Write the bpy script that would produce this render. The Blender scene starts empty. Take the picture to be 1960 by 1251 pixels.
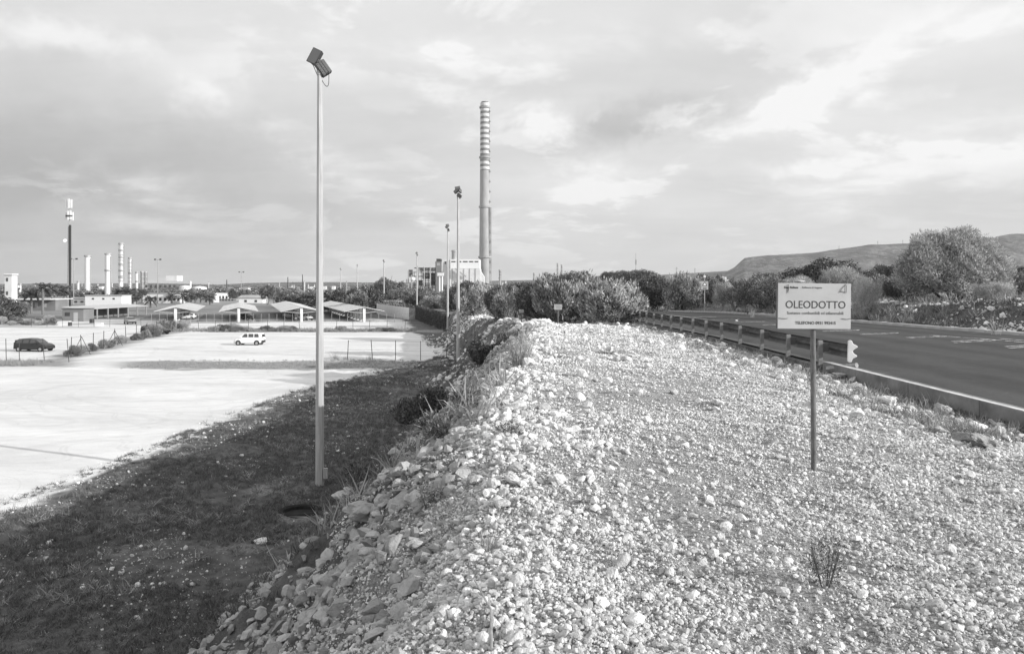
import bpy, bmesh, math, random
import numpy as np
from mathutils import Vector, Matrix

S = bpy.context.scene
C = S.collection
R = math.radians
random.seed(7)
rng = np.random.default_rng(11)

# ------------------------------------------------------------------ camera, sky, sun, exposure
EYE = 1.65
FP = 1400.0           # focal length in pixels of a 1960 px wide picture
cam_d = bpy.data.cameras.new('camera')
cam = bpy.data.objects.new('camera', cam_d); C.objects.link(cam)
cam.location = (0, 0, EYE); cam.rotation_euler = (R(90), 0, 0)
cam_d.sensor_width = 36; cam_d.lens = FP / 1960 * 36
cam_d.shift_y = -(625.5 - 545) / 1960
cam_d.clip_end = 20000; cam_d.clip_start = 0.05
S.camera = cam

SUN_EL = R(19.5)
SUN_AZ = math.atan2(0.92, -0.39)          # clockwise from +Y: to the right and a little behind the camera
sun_d = bpy.data.lights.new('sun', 'SUN'); sun_d.energy = 5.0; sun_d.angle = R(0.5)
sun_d.color = (1.0, 0.995, 0.985)
sun = bpy.data.objects.new('sun', sun_d); C.objects.link(sun)
sv = Vector((math.sin(SUN_AZ) * math.cos(SUN_EL), math.cos(SUN_AZ) * math.cos(SUN_EL), math.sin(SUN_EL)))
sun.rotation_euler = sv.to_track_quat('Z', 'Y').to_euler()

W = bpy.data.worlds.new('World'); S.world = W; W.use_nodes = True
wt = W.node_tree; wt.nodes.clear()
def wn(t, **k):
    n = wt.nodes.new(t)
    for a, b in k.items(): setattr(n, a, b)
    return n
def wl(a, b): wt.links.new(a, b)
def wmath(op, a, b=None, clamp=False):
    n = wn('ShaderNodeMath', operation=op, use_clamp=clamp)
    for i, x in enumerate((a, b)):
        if x is None: continue
        if isinstance(x, (int, float)): n.inputs[i].default_value = x
        else: wl(x, n.inputs[i])
    return n.outputs[0]
def wvec(op, a, b=None):
    n = wn('ShaderNodeVectorMath', operation=op)
    for i, x in enumerate((a, b)):
        if x is None: continue
        if isinstance(x, (tuple, list)): n.inputs[i].default_value = x
        else: wl(x, n.inputs[i])
    return n
out = wn('ShaderNodeOutputWorld'); bg = wn('ShaderNodeBackground'); bg.inputs[1].default_value = 0.1
wl(bg.outputs[0], out.inputs[0])
sky = wn('ShaderNodeTexSky', sky_type='NISHITA'); sky.sun_disc = False
sky.sun_elevation = SUN_EL; sky.sun_rotation = SUN_AZ; sky.air_density = 1.2; sky.dust_density = 2.5
bw = wn('ShaderNodeRGBToBW'); wl(sky.outputs[0], bw.inputs[0])
tc = wn('ShaderNodeTexCoord')
D = tc.outputs['Generated']
sep = wn('ShaderNodeSeparateXYZ'); wl(D, sep.inputs[0])
den = wmath('ADD', wmath('MAXIMUM', sep.outputs[2], 0.0), 0.20)
cmb = wn('ShaderNodeCombineXYZ')
wl(wmath('DIVIDE', sep.outputs[0], den), cmb.inputs[0]); wl(wmath('DIVIDE', sep.outputs[1], den), cmb.inputs[1])
def wnoise(vec, scale, detail, rough, dist=0.0):
    n = wn('ShaderNodeTexNoise'); n.inputs['Scale'].default_value = scale; n.inputs['Detail'].default_value = detail
    n.inputs['Roughness'].default_value = rough; n.inputs['Distortion'].default_value = dist
    wl(vec, n.inputs['Vector']); return n
n_big = wnoise(cmb.outputs[0], 0.42, 6, 0.5, 0.5)
n_mid = wnoise(cmb.outputs[0], 1.3, 8, 0.55, 0.35)
sc1 = wvec('MULTIPLY', cmb.outputs[0], (0.55, 1.6, 1.0))
n_str = wnoise(sc1.outputs[0], 1.6, 7, 0.6, 0.4)
# warped direction for the cloud banks
n_w = wnoise(D, 5.5, 5, 0.62)
wsub = wvec('SUBTRACT', n_w.outputs['Color'], (0.5, 0.5, 0.5))
wscl = wvec('MULTIPLY', wsub.outputs[0], (0.20, 0.10, 0.09))
DW = wvec('ADD', D, wscl.outputs[0]).outputs[0]
n_w2 = wnoise(D, 22, 6, 0.65)
wsub2 = wvec('SUBTRACT', n_w2.outputs['Color'], (0.5, 0.5, 0.5))
wscl2 = wvec('MULTIPLY', wsub2.outputs[0], (0.060, 0.03, 0.032))
DW = wvec('ADD', DW, wscl2.outputs[0]).outputs[0]
def bank(u, v, su, sv_, amp, slope=0.0, hard=1.0):
    """a cloud bank: direction it lies in, its half size, how much lighter or darker than the veil it is"""
    c = Vector(((u - 980) / FP, 1.0, (545 - v) / FP)).normalized()
    s = wvec('SUBTRACT', DW, tuple(c))
    rt = wn('ShaderNodeVectorRotate', rotation_type='Y_AXIS'); rt.inputs['Angle'].default_value = slope
    wl(s.outputs[0], rt.inputs['Vector'])
    q = wvec('MULTIPLY', rt.outputs[0], (FP / su, 1.5, FP / sv_))
    l = wvec('LENGTH', q.outputs[0]).outputs[1]
    l2 = wmath('POWER', l, 2.0 * hard)
    e = wmath('POWER', 2.718, wmath('MULTIPLY', l2, -1.0))
    return wmath('MULTIPLY', e, amp)
n_pf = wnoise(cmb.outputs[0], 1.9, 10, 0.6, 0.3)
def wmap(x, a, b, c, d):
    n = wn('ShaderNodeMapRange', interpolation_type='SMOOTHSTEP'); wl(x, n.inputs[0])
    for i, q in enumerate((a, b, c, d)): n.inputs[i + 1].default_value = q
    return n.outputs[0]
brk = wmap(n_pf.outputs[0], .40, .55, .30, 1.35)
base = 0.735
val = wmath('ADD', wmath('MULTIPLY', wmath('SUBTRACT', n_big.outputs[0], 0.5), 0.42), base)
val = wmath('ADD', val, wmath('MULTIPLY', wmath('SUBTRACT', n_mid.outputs[0], 0.5), 0.20))
val = wmath('ADD', val, wmath('MULTIPLY', wmath('SUBTRACT', n_str.outputs[0], 0.5), 0.22))
val = wmath('ADD', val, wmath('MULTIPLY', sep.outputs[2], 0.28))     # thinner veil, brighter overhead
for a in [(60, 320, 330, 110, -0.27), (0, 440, 420, 90, -0.10), (470, 300, 160, 60, -0.05), (1190, 240, 190, 42, -0.22, 0.13, 1.4),
          (760, 300, 300, 80, -0.05), (1300, 110, 330, 55, -0.08), (700, 420, 260, 50, -0.05),
          (980, 215, 150, 34, 0.22, -0.3, 1.4), (1100, 345, 150, 42, 0.16, 0.05, 1.5), (1120, 217, 26, 9, 0.24, 0.3, 1.3), (1530, 185, 230, 34, 0.20, 0.22, 1.4),
          (1560, 305, 140, 17, 0.15, 0.0, 1.5), (1740, 190, 34, 20, 0.15, 0.1, 1.5), (1800, 178, 24, 13, 0.12, 0.0, 1.5), (1850, 330, 230, 42, 0.13, 0.05, 1.3),
          (780, 427, 34, 7, 0.12, 0.0, 1.3), (390, 185, 60, 26, 0.12, 0.0, 1.3), (300, 350, 90, 30, 0.12, 0.2, 1.3), (600, 290, 110, 34, 0.12, -0.5, 1.3),
          (280, 425, 130, 22, 0.13, 0.0, 1.3), (60, 80, 120, 22, 0.16, 0.0, 1.3), (1880, 50, 200, 60, 0.14), (960, 95, 420, 28, 0.09, 0.03, 1.2),
          (1400, 468, 60, 5, 0.06, 0.0, 1.2), (1930, 225, 70, 17, 0.12, 0.2, 1.3)]:
    bk = bank(*a)
    if a[4] > 0: bk = wmath('MULTIPLY', bk, brk)
    val = wmath('ADD', val, bk)
puff = wmath('MULTIPLY', wmap(n_pf.outputs[0], .51, .585, 0, .16), wmap(n_big.outputs[0], .42, .56, .15, 1.0))
val = wmath('SUBTRACT', wmath('ADD', val, puff), .035)
val = wmath('MINIMUM', wmath('MAXIMUM', val, 0.42), 0.97)
mixn = wmath('ADD', wmath('MULTIPLY', wmath('MULTIPLY', val, 10.0), 0.93), wmath('MULTIPLY', wmath('MINIMUM', bw.outputs[0], 14.0), 0.07))
comb = wn('ShaderNodeCombineColor')
for i in range(3): wl(mixn, comb.inputs[i])
wl(comb.outputs[0], bg.inputs[0])

S.view_settings.view_transform = 'Standard'; S.view_settings.look = 'None'
S.view_settings.exposure = 0.05; S.view_settings.gamma = 1.0; S.view_settings.use_curve_mapping = False
S.render.engine = 'CYCLES'
S.cycles.max_bounces = 6; S.cycles.diffuse_bounces = 3; S.cycles.transparent_max_bounces = 6; S.cycles.volume_bounces = 0

# ------------------------------------------------------------------ noise and ground shape
def _h(ix, iy, seed):
    n = (ix.astype(np.int64) * 374761393 + iy.astype(np.int64) * 668265263 + seed * 982451653) & 0x7fffffff
    n = (n ^ (n >> 13)) * 1274126177 & 0x7fffffff
    n = (n ^ (n >> 16)) * 2246822519 & 0x7fffffff
    return (n & 0xffff) / 65535.0
def vnoise(x, y, seed=0):
    x = np.asarray(x, float); y = np.asarray(y, float)
    ix = np.floor(x); iy = np.floor(y); fx = x - ix; fy = y - iy
    fx = fx * fx * (3 - 2 * fx); fy = fy * fy * (3 - 2 * fy)
    a = _h(ix, iy, seed); b = _h(ix + 1, iy, seed); c = _h(ix, iy + 1, seed); d = _h(ix + 1, iy + 1, seed)
    return (a + (b - a) * fx) * (1 - fy) + (c + (d - c) * fx) * fy - 0.5
def fbm(x, y, seed=0, oct=4, gain=0.5):
    s = 0; a = 1; f = 1
    for i in range(oct):
        s = s + a * vnoise(np.asarray(x) * f + 17.3 * i, np.asarray(y) * f - 9.1 * i, seed + i); a *= gain; f *= 2.03
    return s
def interp(y, pts):
    p = np.array(pts); return np.interp(y, p[:, 0], p[:, 1])
def sst(a, b, x):
    t = np.clip((np.asarray(x, float) - a) / (b - a), 0, 1); return t * t * (3 - 2 * t)

def z_road(y): return interp(y, [(-50, -.2), (25, -.2), (40, -.4), (52, -.55), (68, -.92), (103, -2.0), (150, -3.6), (220, -5.2), (400, -6.4)])
def x_crest(y): return interp(y, [(-30, 0.0), (8, 0.0), (11.3, .15), (16, .4), (22, .87), (32, 1.6), (37, 1.5), (44, .6), (55, -.3), (70, -.5), (90, -4.2), (105, -7.3), (114, -8.6), (119, -9.6), (172, -21.3), (200, -30), (260, -46), (400, -90), (6000, -2500)])
def z_crest(y): return interp(y, [(-30, 0), (24, 0), (33, -.22), (40, -.5), (57, -1.2), (70, -1.7), (90, -2.3), (119, -2.8), (172, -4.4), (260, -5.4), (400, -6.4)])
def z_lot(y): return interp(y, [(-30, -6.0), (60, -6.0), (75, -5.85), (100, -5.85), (125, -6.0), (157, -6.35), (200, -6.5), (6000, -6.6)])
def slope_drop(s, y=30.0):
    s = np.maximum(s, 0); c = 1.2; k = interp(y, [(10, 1.06), (26, 1.17)])
    return k * (np.sqrt(s * s + c * c) - c)
def near_w(x, y): return 1 - sst(60, 160, np.abs(y))
def gz(x, y, detail=True):
    x = np.asarray(x, float); y = np.asarray(y, float)
    xc = x_crest(y) + (0.35 * fbm(y * .33, y * 0 + 3, 5, 3) if detail else 0)
    zc, zl, zr = z_crest(y), z_lot(y), z_road(y)
    # berm top between crest and road
    edge = zr - 0.15
    t = sst(4.6, 7.0, x)
    top = zc * (1 - t) + edge * t
    if detail:
        top = top + (0.10 * fbm(x * .6, y * .6, 1, 3) + .045 * fbm(x * 3, y * 3, 8, 4) + .022 * fbm(x * 8, y * 8, 9, 2)) * (1 - sst(5.8, 7.0, x)) * (1 - sst(150, 300, y))
    s = xc - x
    dr = slope_drop(s, y) * (1 + 3.5 * sst(98, 114, y))
    sl = top - dr
    if detail:
        w = sst(.3, 1.5, s) * (1 - sst(60, 140, y))
        sl = sl + w * (0.50 * fbm(x * .8, y * .55, 21, 3) + .26 * fbm(x * 2.2, y * 2.2, 31, 3) + .10 * fbm(x * 5, y * 5, 33, 2))
    lotz = zl + (0.05 * fbm(x * .15, y * .15, 41, 3) if detail else 0)
    # little hummocks on the overgrown strip between slope and lot
    if detail:
        m = sst(-19, -15, x) * (1 - sst(75, 90, y))
        lotz = lotz + m * (.16 * fbm(x * .9, y * .9, 51, 4) + .05)
    left = np.maximum(sl, lotz)
    z = np.where(s > 0, left, top)
    # under and beyond the road
    z = np.where(x > 7.15, zr - .035, z)
    fb = 18.8
    bank_h = interp(y, [(-20, 1.25), (20, 1.2), (36, 1.05), (48, .95), (60, .5), (90, .35), (140, 0)])
    rise = sst(20.0, 22.6, x) * bank_h
    far = zr + 0.0 + rise - sst(26, 70, x) * .6
    if detail:
        far = far + sst(19.5, 22, x) * (.30 * fbm(x * .7, y * .45, 61, 4)) * (1 - sst(150, 300, y))
    z = np.where(x > fb, far, z)
    base = -6.6 + 0.0 * x
    f = sst(230, 420, y)
    z = z * (1 - f) + base * f
    f2 = sst(90, 220, x) * sst(60, 200, y)
    z = z * (1 - f2) + (base + 1.5) * f2
    return z
def g1(x, y): return float(gz(np.array([x]), np.array([y]))[0])
def U(u, Y): return (u - 980) / FP * Y
def V(v, Y): return EYE - (v - 545) / FP * Y

LOT_EDGE = [(-30, -17.5), (24.3, -17.0), (31, -16.4), (42, -15.6), (53.5, -14.0), (64, -11.8), (67, -10.5), (72, -7.0), (78, -6.9), (90, -8.8), (97, -10.6), (112, -14.5), (120, -16.8), (130, -17.5), (160, -23), (200, -34), (300, -60)]  # near edge takes the berm shadow's shape; overgrown soil colour darkens inside it
def masks(x, y):
    """lot (white crushed stone), strip (poor pale verge), grav (limestone gravel of the berm)"""
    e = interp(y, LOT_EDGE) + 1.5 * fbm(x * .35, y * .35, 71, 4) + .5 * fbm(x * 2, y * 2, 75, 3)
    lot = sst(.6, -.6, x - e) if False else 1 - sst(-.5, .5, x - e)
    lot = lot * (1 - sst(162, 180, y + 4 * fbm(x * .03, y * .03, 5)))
    n = fbm(x * .5, y * .9, 81, 4)
    # strips across the lots
    xs = x / np.maximum(y, 1)
    s1 = sst(65.2, 66.6, y + n * 1.8) * (1 - sst(71.4, 72.6, y + n * 1.4)) * sst(-.56, -.50, xs)
    s2 = sst(116, 119, y + n * 2.5) * (1 - sst(123.5, 125, y + n * 1.5)) * sst(-.42, -.40, xs)
    dgl = (x + 46) * .977 + (y - 74) * .213     # along the bushy line of the old fence
    s3 = (1 - sst(.9, 2.2, np.abs(dgl) + n)) * sst(70, 74, y) * (1 - sst(128, 134, y))
    s4 = sst(67, 68.5, y + n * 1.5) * (1 - sst(71, 73, y + n * 1.4)) * (1 - sst(-.62, -.59, xs))
    s5 = sst(0.0, .06, fbm(x * .05, y * .11, 85, 3)) * sst(128, 135, y) * .6 * (1 - sst(-.36, -.32, xs))
    strip = np.clip(s1 + s2 + s3 + s4 + s5, 0, 1)
    lot = lot * (1 - strip)
    sC = x_crest(y) - x
    grav = (1 - .92 * sst(.4, 1.6, sC + .8 * n)) * (1 - sst(3.6, 6.2, sC + 1.2 * n)) * (1 - sst(6.9, 7.15, x)) * (1 - sst(34, 37, y + 2.0 * n))  # slope soil darkened: shade there and in the gaps put into the colour
    # dark scrub soil at the right edge of the berm along the rail
    edge_soil = sst(5.1, 6.4, x + 1.6 * fbm(x * .8, y * .5, 91, 4)) * sst(7, 12, y)
    grav = grav * (1 - .92 * edge_soil)
    bare = (sst(20.0, 21.0, x) * (1 - sst(24, 27, x))) * (1 - sst(45, 60, y))
    return lot, strip, grav, bare

# ------------------------------------------------------------------ materials
def mat(name, col=.5, rough=.8, metal=0.0, spec=.3):
    m = bpy.data.materials.new(name); m.use_nodes = True
    b = m.node_tree.nodes['Principled BSDF']
    b.inputs['Base Color'].default_value = (col, col, col, 1); b.inputs['Roughness'].default_value = rough
    b.inputs['Metallic'].default_value = metal; b.inputs['Specular IOR Level'].default_value = spec
    return m
class N:
    """tiny node helper for one material"""
    def __init__(s, m): s.m = m; s.t = m.node_tree; s.b = m.node_tree.nodes['Principled BSDF']
    def new(s, t, **k):
        n = s.t.nodes.new(t)
        for a, b in k.items(): setattr(n, a, b)
        return n
    def l(s, a, b): s.t.links.new(a, b)
    def pos(s, obj=False):
        if obj: return s.new('ShaderNodeTexCoord').outputs['Object']
        return s.new('ShaderNodeNewGeometry').outputs['Position']
    def scale(s, v, k):
        n = s.new('ShaderNodeVectorMath', operation='MULTIPLY'); n.inputs[1].default_value = k if isinstance(k, tuple) else (k, k, k)
        s.l(v, n.inputs[0]); return n.outputs[0]
    def noise(s, v, sc, det=4, ro=.55, dist=0.0):
        n = s.new('ShaderNodeTexNoise'); n.inputs['Scale'].default_value = sc; n.inputs['Detail'].default_value = det
        n.inputs['Roughness'].default_value = ro; n.inputs['Distortion'].default_value = dist; s.l(v, n.inputs['Vector']); return n.outputs[0]
    def voro(s, v, sc, feat='F1', out='Distance'):
        n = s.new('ShaderNodeTexVoronoi', feature=feat); n.inputs['Scale'].default_value = sc; s.l(v, n.inputs['Vector']); return n.outputs[out]
    def math(s, op, a, b=None, clamp=False):
        n = s.new('ShaderNodeMath', operation=op, use_clamp=clamp)
        for i, x in enumerate((a, b)):
            if x is None: continue
            if isinstance(x, (int, float)): n.inputs[i].default_value = x
            else: s.l(x, n.inputs[i])
        return n.outputs[0]
    def map(s, v, a, b, c, d, smooth=False):
        n = s.new('ShaderNodeMapRange'); n.inputs[1].default_value = a; n.inputs[2].default_value = b
        n.inputs[3].default_value = c; n.inputs[4].default_value = d
        if smooth: n.interpolation_type = 'SMOOTHSTEP'
        s.l(v, n.inputs[0]); return n.outputs[0]
    def attr(s, name, typ='GEOMETRY'):
        n = s.new('ShaderNodeAttribute', attribute_type=typ, attribute_name=name); return n.outputs['Fac']
    def mix(s, f, a, b):
        n = s.new('ShaderNodeMix', data_type='FLOAT')
        for i, x in ((0, f), (2, a), (3, b)):
            if isinstance(x, (int, float)): n.inputs[i].default_value = x
            else: s.l(x, n.inputs[i])
        return n.outputs[0]
    def color(s, v):
        n = s.new('ShaderNodeCombineColor')
        for i in range(3): s.l(v, n.inputs[i])
        s.l(n.outputs[0], s.b.inputs['Base Color'])
    def bump(s, h, dist, st=1.0):
        n = s.new('ShaderNodeBump'); n.inputs['Distance'].default_value = dist; n.inputs['Strength'].default_value = st
        s.l(h, n.inputs['Height']); s.l(n.outputs[0], s.b.inputs['Normal'])
    def rand(s): return s.new('ShaderNodeObjectInfo').outputs['Random']

def mottled(name, lo, hi, sc=3.0, rough=.8, metal=0.0, bump=0.0, obj=True, det=5, spec=.3, stretch=None):
    m = mat(name, (lo + hi) / 2, rough, metal, spec); n = N(m); p = n.pos(obj)
    if stretch: p = n.scale(p, stretch)
    v = n.noise(p, sc, det, .6)
    n.color(n.map(v, .32, .68, lo, hi))
    if bump: n.bump(n.noise(p, sc * 4, 4), bump)
    return m

def ground_mat():
    m = mat('ground_soil', .2, .95, 0, .15); n = N(m); p = n.pos()
    lot, strip, grav, bare = n.attr('lot'), n.attr('strip'), n.attr('grav'), n.attr('bare')
    n1 = n.noise(p, .35, 6, .6); n2 = n.noise(p, 2.2, 7, .65); n3 = n.noise(p, 14, 6, .65); n4 = n.noise(p, 60, 4, .6)
    # scrubby soil
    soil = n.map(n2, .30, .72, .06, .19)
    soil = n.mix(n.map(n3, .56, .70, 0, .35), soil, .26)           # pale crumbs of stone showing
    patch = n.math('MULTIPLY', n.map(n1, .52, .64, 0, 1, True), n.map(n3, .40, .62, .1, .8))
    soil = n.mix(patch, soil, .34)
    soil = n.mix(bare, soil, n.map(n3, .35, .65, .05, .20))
    # distant plain: field colours
    fields = n.map(n.noise(n.scale(p, (.004, .008, 1)), 1.0, 6, .6), .35, .65, .10, .34)
    fy = n.new('ShaderNodeSeparateXYZ'); n.l(p, fy.inputs[0])
    fm = n.map(fy.outputs[1], 165, 260, 0, 1, True)
    soil = n.mix(fm, soil, fields)
    # limestone gravel of the berm; fines darkened to paint in shade between stones
    gr = n.map(n3, .34, .66, .13, .40)
    gr = n.mix(n.map(n4, .42, .60, 0, .6), gr, .62)
    gr = n.mix(n.map(n.voro(p, 26), .0, .16, .75, 0), gr, .06)
    gr = n.mix(n.map(n2, .57, .74, 0, .35), gr, .22)
    # white crushed stone of the lots, with wheel streaks across
    st = n.noise(n.scale(p, (.07, .20, 1)), 1.0, 9, .68, .5)
    st2 = n.noise(n.scale(p, (.5, 1.1, 1)), 1.2, 8, .7, .3)
    lo = n.map(st, .34, .64, .60, .77)
    lo = n.math('MULTIPLY', lo, n.map(st2, .36, .60, .90, 1.0))
    for sc_, wd in ((.045, .0045), (.09, .0035)):      # wheel tracks wander across the lots
        t1 = n.noise(n.scale(p, (1, 1.3, 1)), sc_, 1.2, .4)
        for lev in (.44, .4475, .53, .5375, .60, .34):
            dl = n.math('ABSOLUTE', n.math('SUBTRACT', t1, lev))
            lo = n.math('MULTIPLY', lo, n.map(dl, wd * .2, wd, .93, 1.0, True))
    lo = n.mix(n.map(n.voro(p, 1.1), .02, .05, .7, 0), lo, .12)
    lo = n.math('MULTIPLY', lo, n.map(n3, .28, .55, .86, 1.0))
    sp = n.mix(n.map(n3, .40, .60, 0, 1), .16, .42)
    v = n.mix(grav, soil, gr)
    v = n.mix(strip, v, sp)
    v = n.mix(lot, v, lo)
    n.color(v)
    h = n.math('ADD', n.math('MULTIPLY', n3, .6), n.math('MULTIPLY', n4, .4))
    h = n.math('MULTIPLY', h, n.map(lot, 0, 1, 1, .12))
    n.bump(h, .10)
    return m
M = {}
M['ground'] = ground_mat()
def rock_mat(name, lo, hi, dirt=.18):
    m = mat(name, .4, .9, 0, .2); n = N(m); p = n.pos()
    v = n.math('MULTIPLY', n.map(n.rand(), 0, 1, lo, hi), n.map(n.noise(p, 22, 5, .65), .3, .7, .80, 1.12))
    v = n.math('MULTIPLY', v, n.map(n.noise(p, 5, 3), .35, .5, .8, 1.0))
    n.color(v); n.bump(n.noise(p, 55, 6, .65), .022)
    return m
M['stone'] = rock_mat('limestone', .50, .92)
M['boulder'] = rock_mat('weathered_shade_limestone', .28, .56)  # weathered tone plus the slope's shade painted into the colour
M['asphalt'] = mat('asphalt', .05, .85, 0, .25)
n = N(M['asphalt']); p = n.pos()
v = n.map(n.noise(n.scale(p, (.5, .08, 1)), 1, 5, .6), .3, .7, .042, .064)
v = n.math('MULTIPLY', v, n.map(n.noise(p, 9, 5, .7), .3, .7, .85, 1.15))
sx = n.new('ShaderNodeSeparateXYZ'); n.l(p, sx.inputs[0])
wob = n.math('ADD', sx.outputs[0], n.map(n.noise(p, 1.2, 4), .3, .7, -.25, .25))
dust = n.math('MAXIMUM', n.map(wob, 7.35, 7.75, 1, 0, True), n.map(wob, 18.1, 18.7, 0, 1, True))
trk = n.math('ABSOLUTE', n.math('SUBTRACT', n.math('FRACT', n.math('MULTIPLY', n.math('SUBTRACT', sx.outputs[0], 8.2), .55)), .5))
v = n.math('MULTIPLY', v, n.map(n.math('ADD', trk, n.map(n.noise(p, .8, 3), .3, .7, -.15, .15)), .1, .4, .86, 1.16))
v = n.math('MULTIPLY', v, n.map(n.noise(n.scale(p, (.25, .12, 1)), 1, 4, .6), .52, .54, 1.0, 1.14))
v = n.mix(n.math('MULTIPLY', dust, .45), v, .20)
dash = n.map(n.voro(n.scale(p, (1.0, 3.0, 1)), .9), .022, .034, 1, 0)
v = n.mix(n.math('MULTIPLY', dash, n.map(n.noise(p, .4, 2), .48, .55, 0, .8)), v, .35)
n.color(v); n.bump(n.noise(p, 120, 3), .004)
M['paint'] = mat('road_paint', .6, .7); n = N(M['paint']); p = n.pos()
wear = n.noise(p, 5, 6, .75)
n.color(n.map(wear, .46, .58, .62, .07))
M['kerb_paint'] = mottled('kerb_paint', .45, .72, 6, .7)
M['concrete'] = mottled('concrete', .15, .30, 2.2, .9, bump=.006)
M['pale_concrete'] = mottled('pale_concrete', .42, .62, .5, .9)
M['chimney'] = mottled('chimney_concrete', .30, .44, .12, .9, stretch=(1, 1, .5))
M['band_dark'] = mottled('chimney_band_dark', .19, .26, .4, .8)
M['band_white'] = mottled('chimney_band_white', .52, .66, .4, .8)
M['galv'] = mottled('galvanised_steel', .30, .48, 5, .55, .25, stretch=(3, 3, .25))
M['pole'] = mottled('pole_galvanised', .36, .52, 3, .5, .15, stretch=(4, 4, .3))
M['rusty'] = mottled('weathered_post', .09, .20, 14, .8, stretch=(2, 2, .6))
M['rail'] = mottled('rail_steel', .08, .15, 4, .65, .2)
M['railpost'] = mottled('rail_post_steel', .15, .28, 7, .7, .1)
M['darkmetal'] = mottled('dark_metal', .035, .07, 8, .5)
M['lens'] = mat('lamp_glass', .12, .15, 0, .6)
M['white'] = mottled('white_paint', .70, .82, 3, .5)
M['whitewall'] = mottled('white_wall', .58, .76, .25, .85)
M['greywall'] = mottled('grey_wall', .16, .22, .3, .85)
M['midwall'] = mottled('mid_wall', .30, .42, .3, .85)
M['roof'] = mottled('roof_sheet', .42, .52, .5, .6, stretch=(1, 1, 1))
M['window'] = mat('window_glass', .06, .12, 0, .9)
M['carwhite'] = mat('car_paint_white', .8, .25, 0, .5)
M['cardark'] = mat('car_paint_dark', .025, .25, 0, .5)
M['carsilver'] = mat('car_paint_silver', .35, .3, .4, .5)
M['tyre'] = mat('tyre_rubber', .02, .8)
M['rim'] = mat('wheel_rim', .4, .4, .5)
M['plastic'] = mat('black_plastic', .03, .6)
M['sign'] = mottled('sign_plate', .38, .47, 2.5, .45, spec=.4)
M['ink'] = mat('lettering_ink', .05, .6)
M['inkgrey'] = mat('lettering_ink_grey', .13, .6)
M['wire'] = mat('thin_wire', .06, .6)
M['fence'] = mat('fence_post', .06, .8)
M['bark'] = mottled('bark', .06, .16, 8, .95, bump=.01)
M['palebark'] = mottled('dry_wood', .22, .40, 8, .95)
M['palmtrunk'] = mottled('palm_trunk', .12, .24, 3, .95)
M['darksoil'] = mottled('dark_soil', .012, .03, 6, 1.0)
M['cloth'] = mat('plastic_litter', .7, .6)
def leaf_mat(name, lo, hi, trans=.25, spec=.35, rough=.5):
    m = mat(name, lo, rough, 0, spec); n = N(m)
    t = n.attr('tone')
    v = n.map(t, 0, 1, lo, hi)
    v = n.math('MULTIPLY', v, n.map(n.rand(), 0, 1, .85, 1.15))
    n.color(v)
    tr = n.new('ShaderNodeBsdfTranslucent'); cc = n.new('ShaderNodeCombineColor')
    for i in range(3): n.l(v, cc.inputs[i])
    n.l(cc.outputs[0], tr.inputs[0])
    mx = n.new('ShaderNodeMixShader'); mx.inputs[0].default_value = trans
    o = [x for x in n.t.nodes if x.type == 'OUTPUT_MATERIAL'][0]
    n.l(n.b.outputs[0], mx.inputs[1]); n.l(tr.outputs[0], mx.inputs[2]); n.l(mx.outputs[0], o.inputs[0])
    return m
M['oleander'] = leaf_mat('oleander_leaf', .07, .85)  # wide tone range: sun glints and dark interior put into leaf colour
M['darkleaf'] = leaf_mat('dark_leaf', .04, .26)
M['midleaf'] = leaf_mat('mid_leaf', .07, .48)
M['tamarisk'] = leaf_mat('feathery_leaf', .24, .80, .35)
M['palm'] = leaf_mat('palm_leaf', .06, .20)
M['dry'] = leaf_mat('dry_grass', .22, .48, .3)
M['weed'] = leaf_mat('low_weed', .06, .24, .3)

# ------------------------------------------------------------------ object helpers
def link(name, me, m=None, parent=None, loc=(0, 0, 0), rot=(0, 0, 0), scl=(1, 1, 1)):
    o = bpy.data.objects.new(name, me); C.objects.link(o)
    o.location = loc; o.rotation_euler = rot; o.scale = scl
    if m is not None and me is not None and not me.materials: me.materials.append(m)
    if parent: o.parent = parent
    return o
def np_mesh(name, verts, faces, smooth=False):
    """faces: (n,k) array of one polygon size"""
    me = bpy.data.meshes.new(name)
    verts = np.asarray(verts, np.float32); faces = np.asarray(faces, np.int32)
    k = faces.shape[1]
    me.vertices.add(len(verts)); me.vertices.foreach_set('co', verts.ravel())
    me.loops.add(faces.size); me.loops.foreach_set('vertex_index', faces.ravel())
    me.polygons.add(len(faces)); me.polygons.foreach_set('loop_start', np.arange(len(faces), dtype=np.int32) * k)
    me.update(calc_edges=True)
    if smooth: me.polygons.foreach_set('use_smooth', np.ones(len(faces), bool))
    return me
def add_attr(me, name, data, dom='POINT'):
    a = me.attributes.new(name, 'FLOAT', dom); a.data.foreach_set('value', np.asarray(data, np.float32).ravel())
def thing(name, label, cat, loc=(0, 0, 0), rz=0, group=None):
    o = bpy.data.objects.new(name, None); C.objects.link(o); o.location = loc; o.rotation_euler = (0, 0, rz)
    o['label'] = label; o['category'] = cat; o['kind'] = 'thing'
    if group: o['group'] = group
    return o
def tag(o, label=None, cat=None, group=None, kind=None):
    if label: o['label'] = label
    if cat: o['category'] = cat
    if group: o['group'] = group
    if kind: o['kind'] = kind
    return o
def dup(o, loc=None, rz=None, label=None, scl=None, group=None, parent=None):
    c = o.copy(); C.objects.link(c)
    if parent: c.parent = parent
    for ch in list(o.children): dup(ch, parent=c)
    if loc is not None: c.location = loc
    if rz is not None: c.rotation_euler = (0, 0, rz)
    if scl is not None: c.scale = scl
    if label: c['label'] = label
    if group: c['group'] = group
    return c
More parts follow.
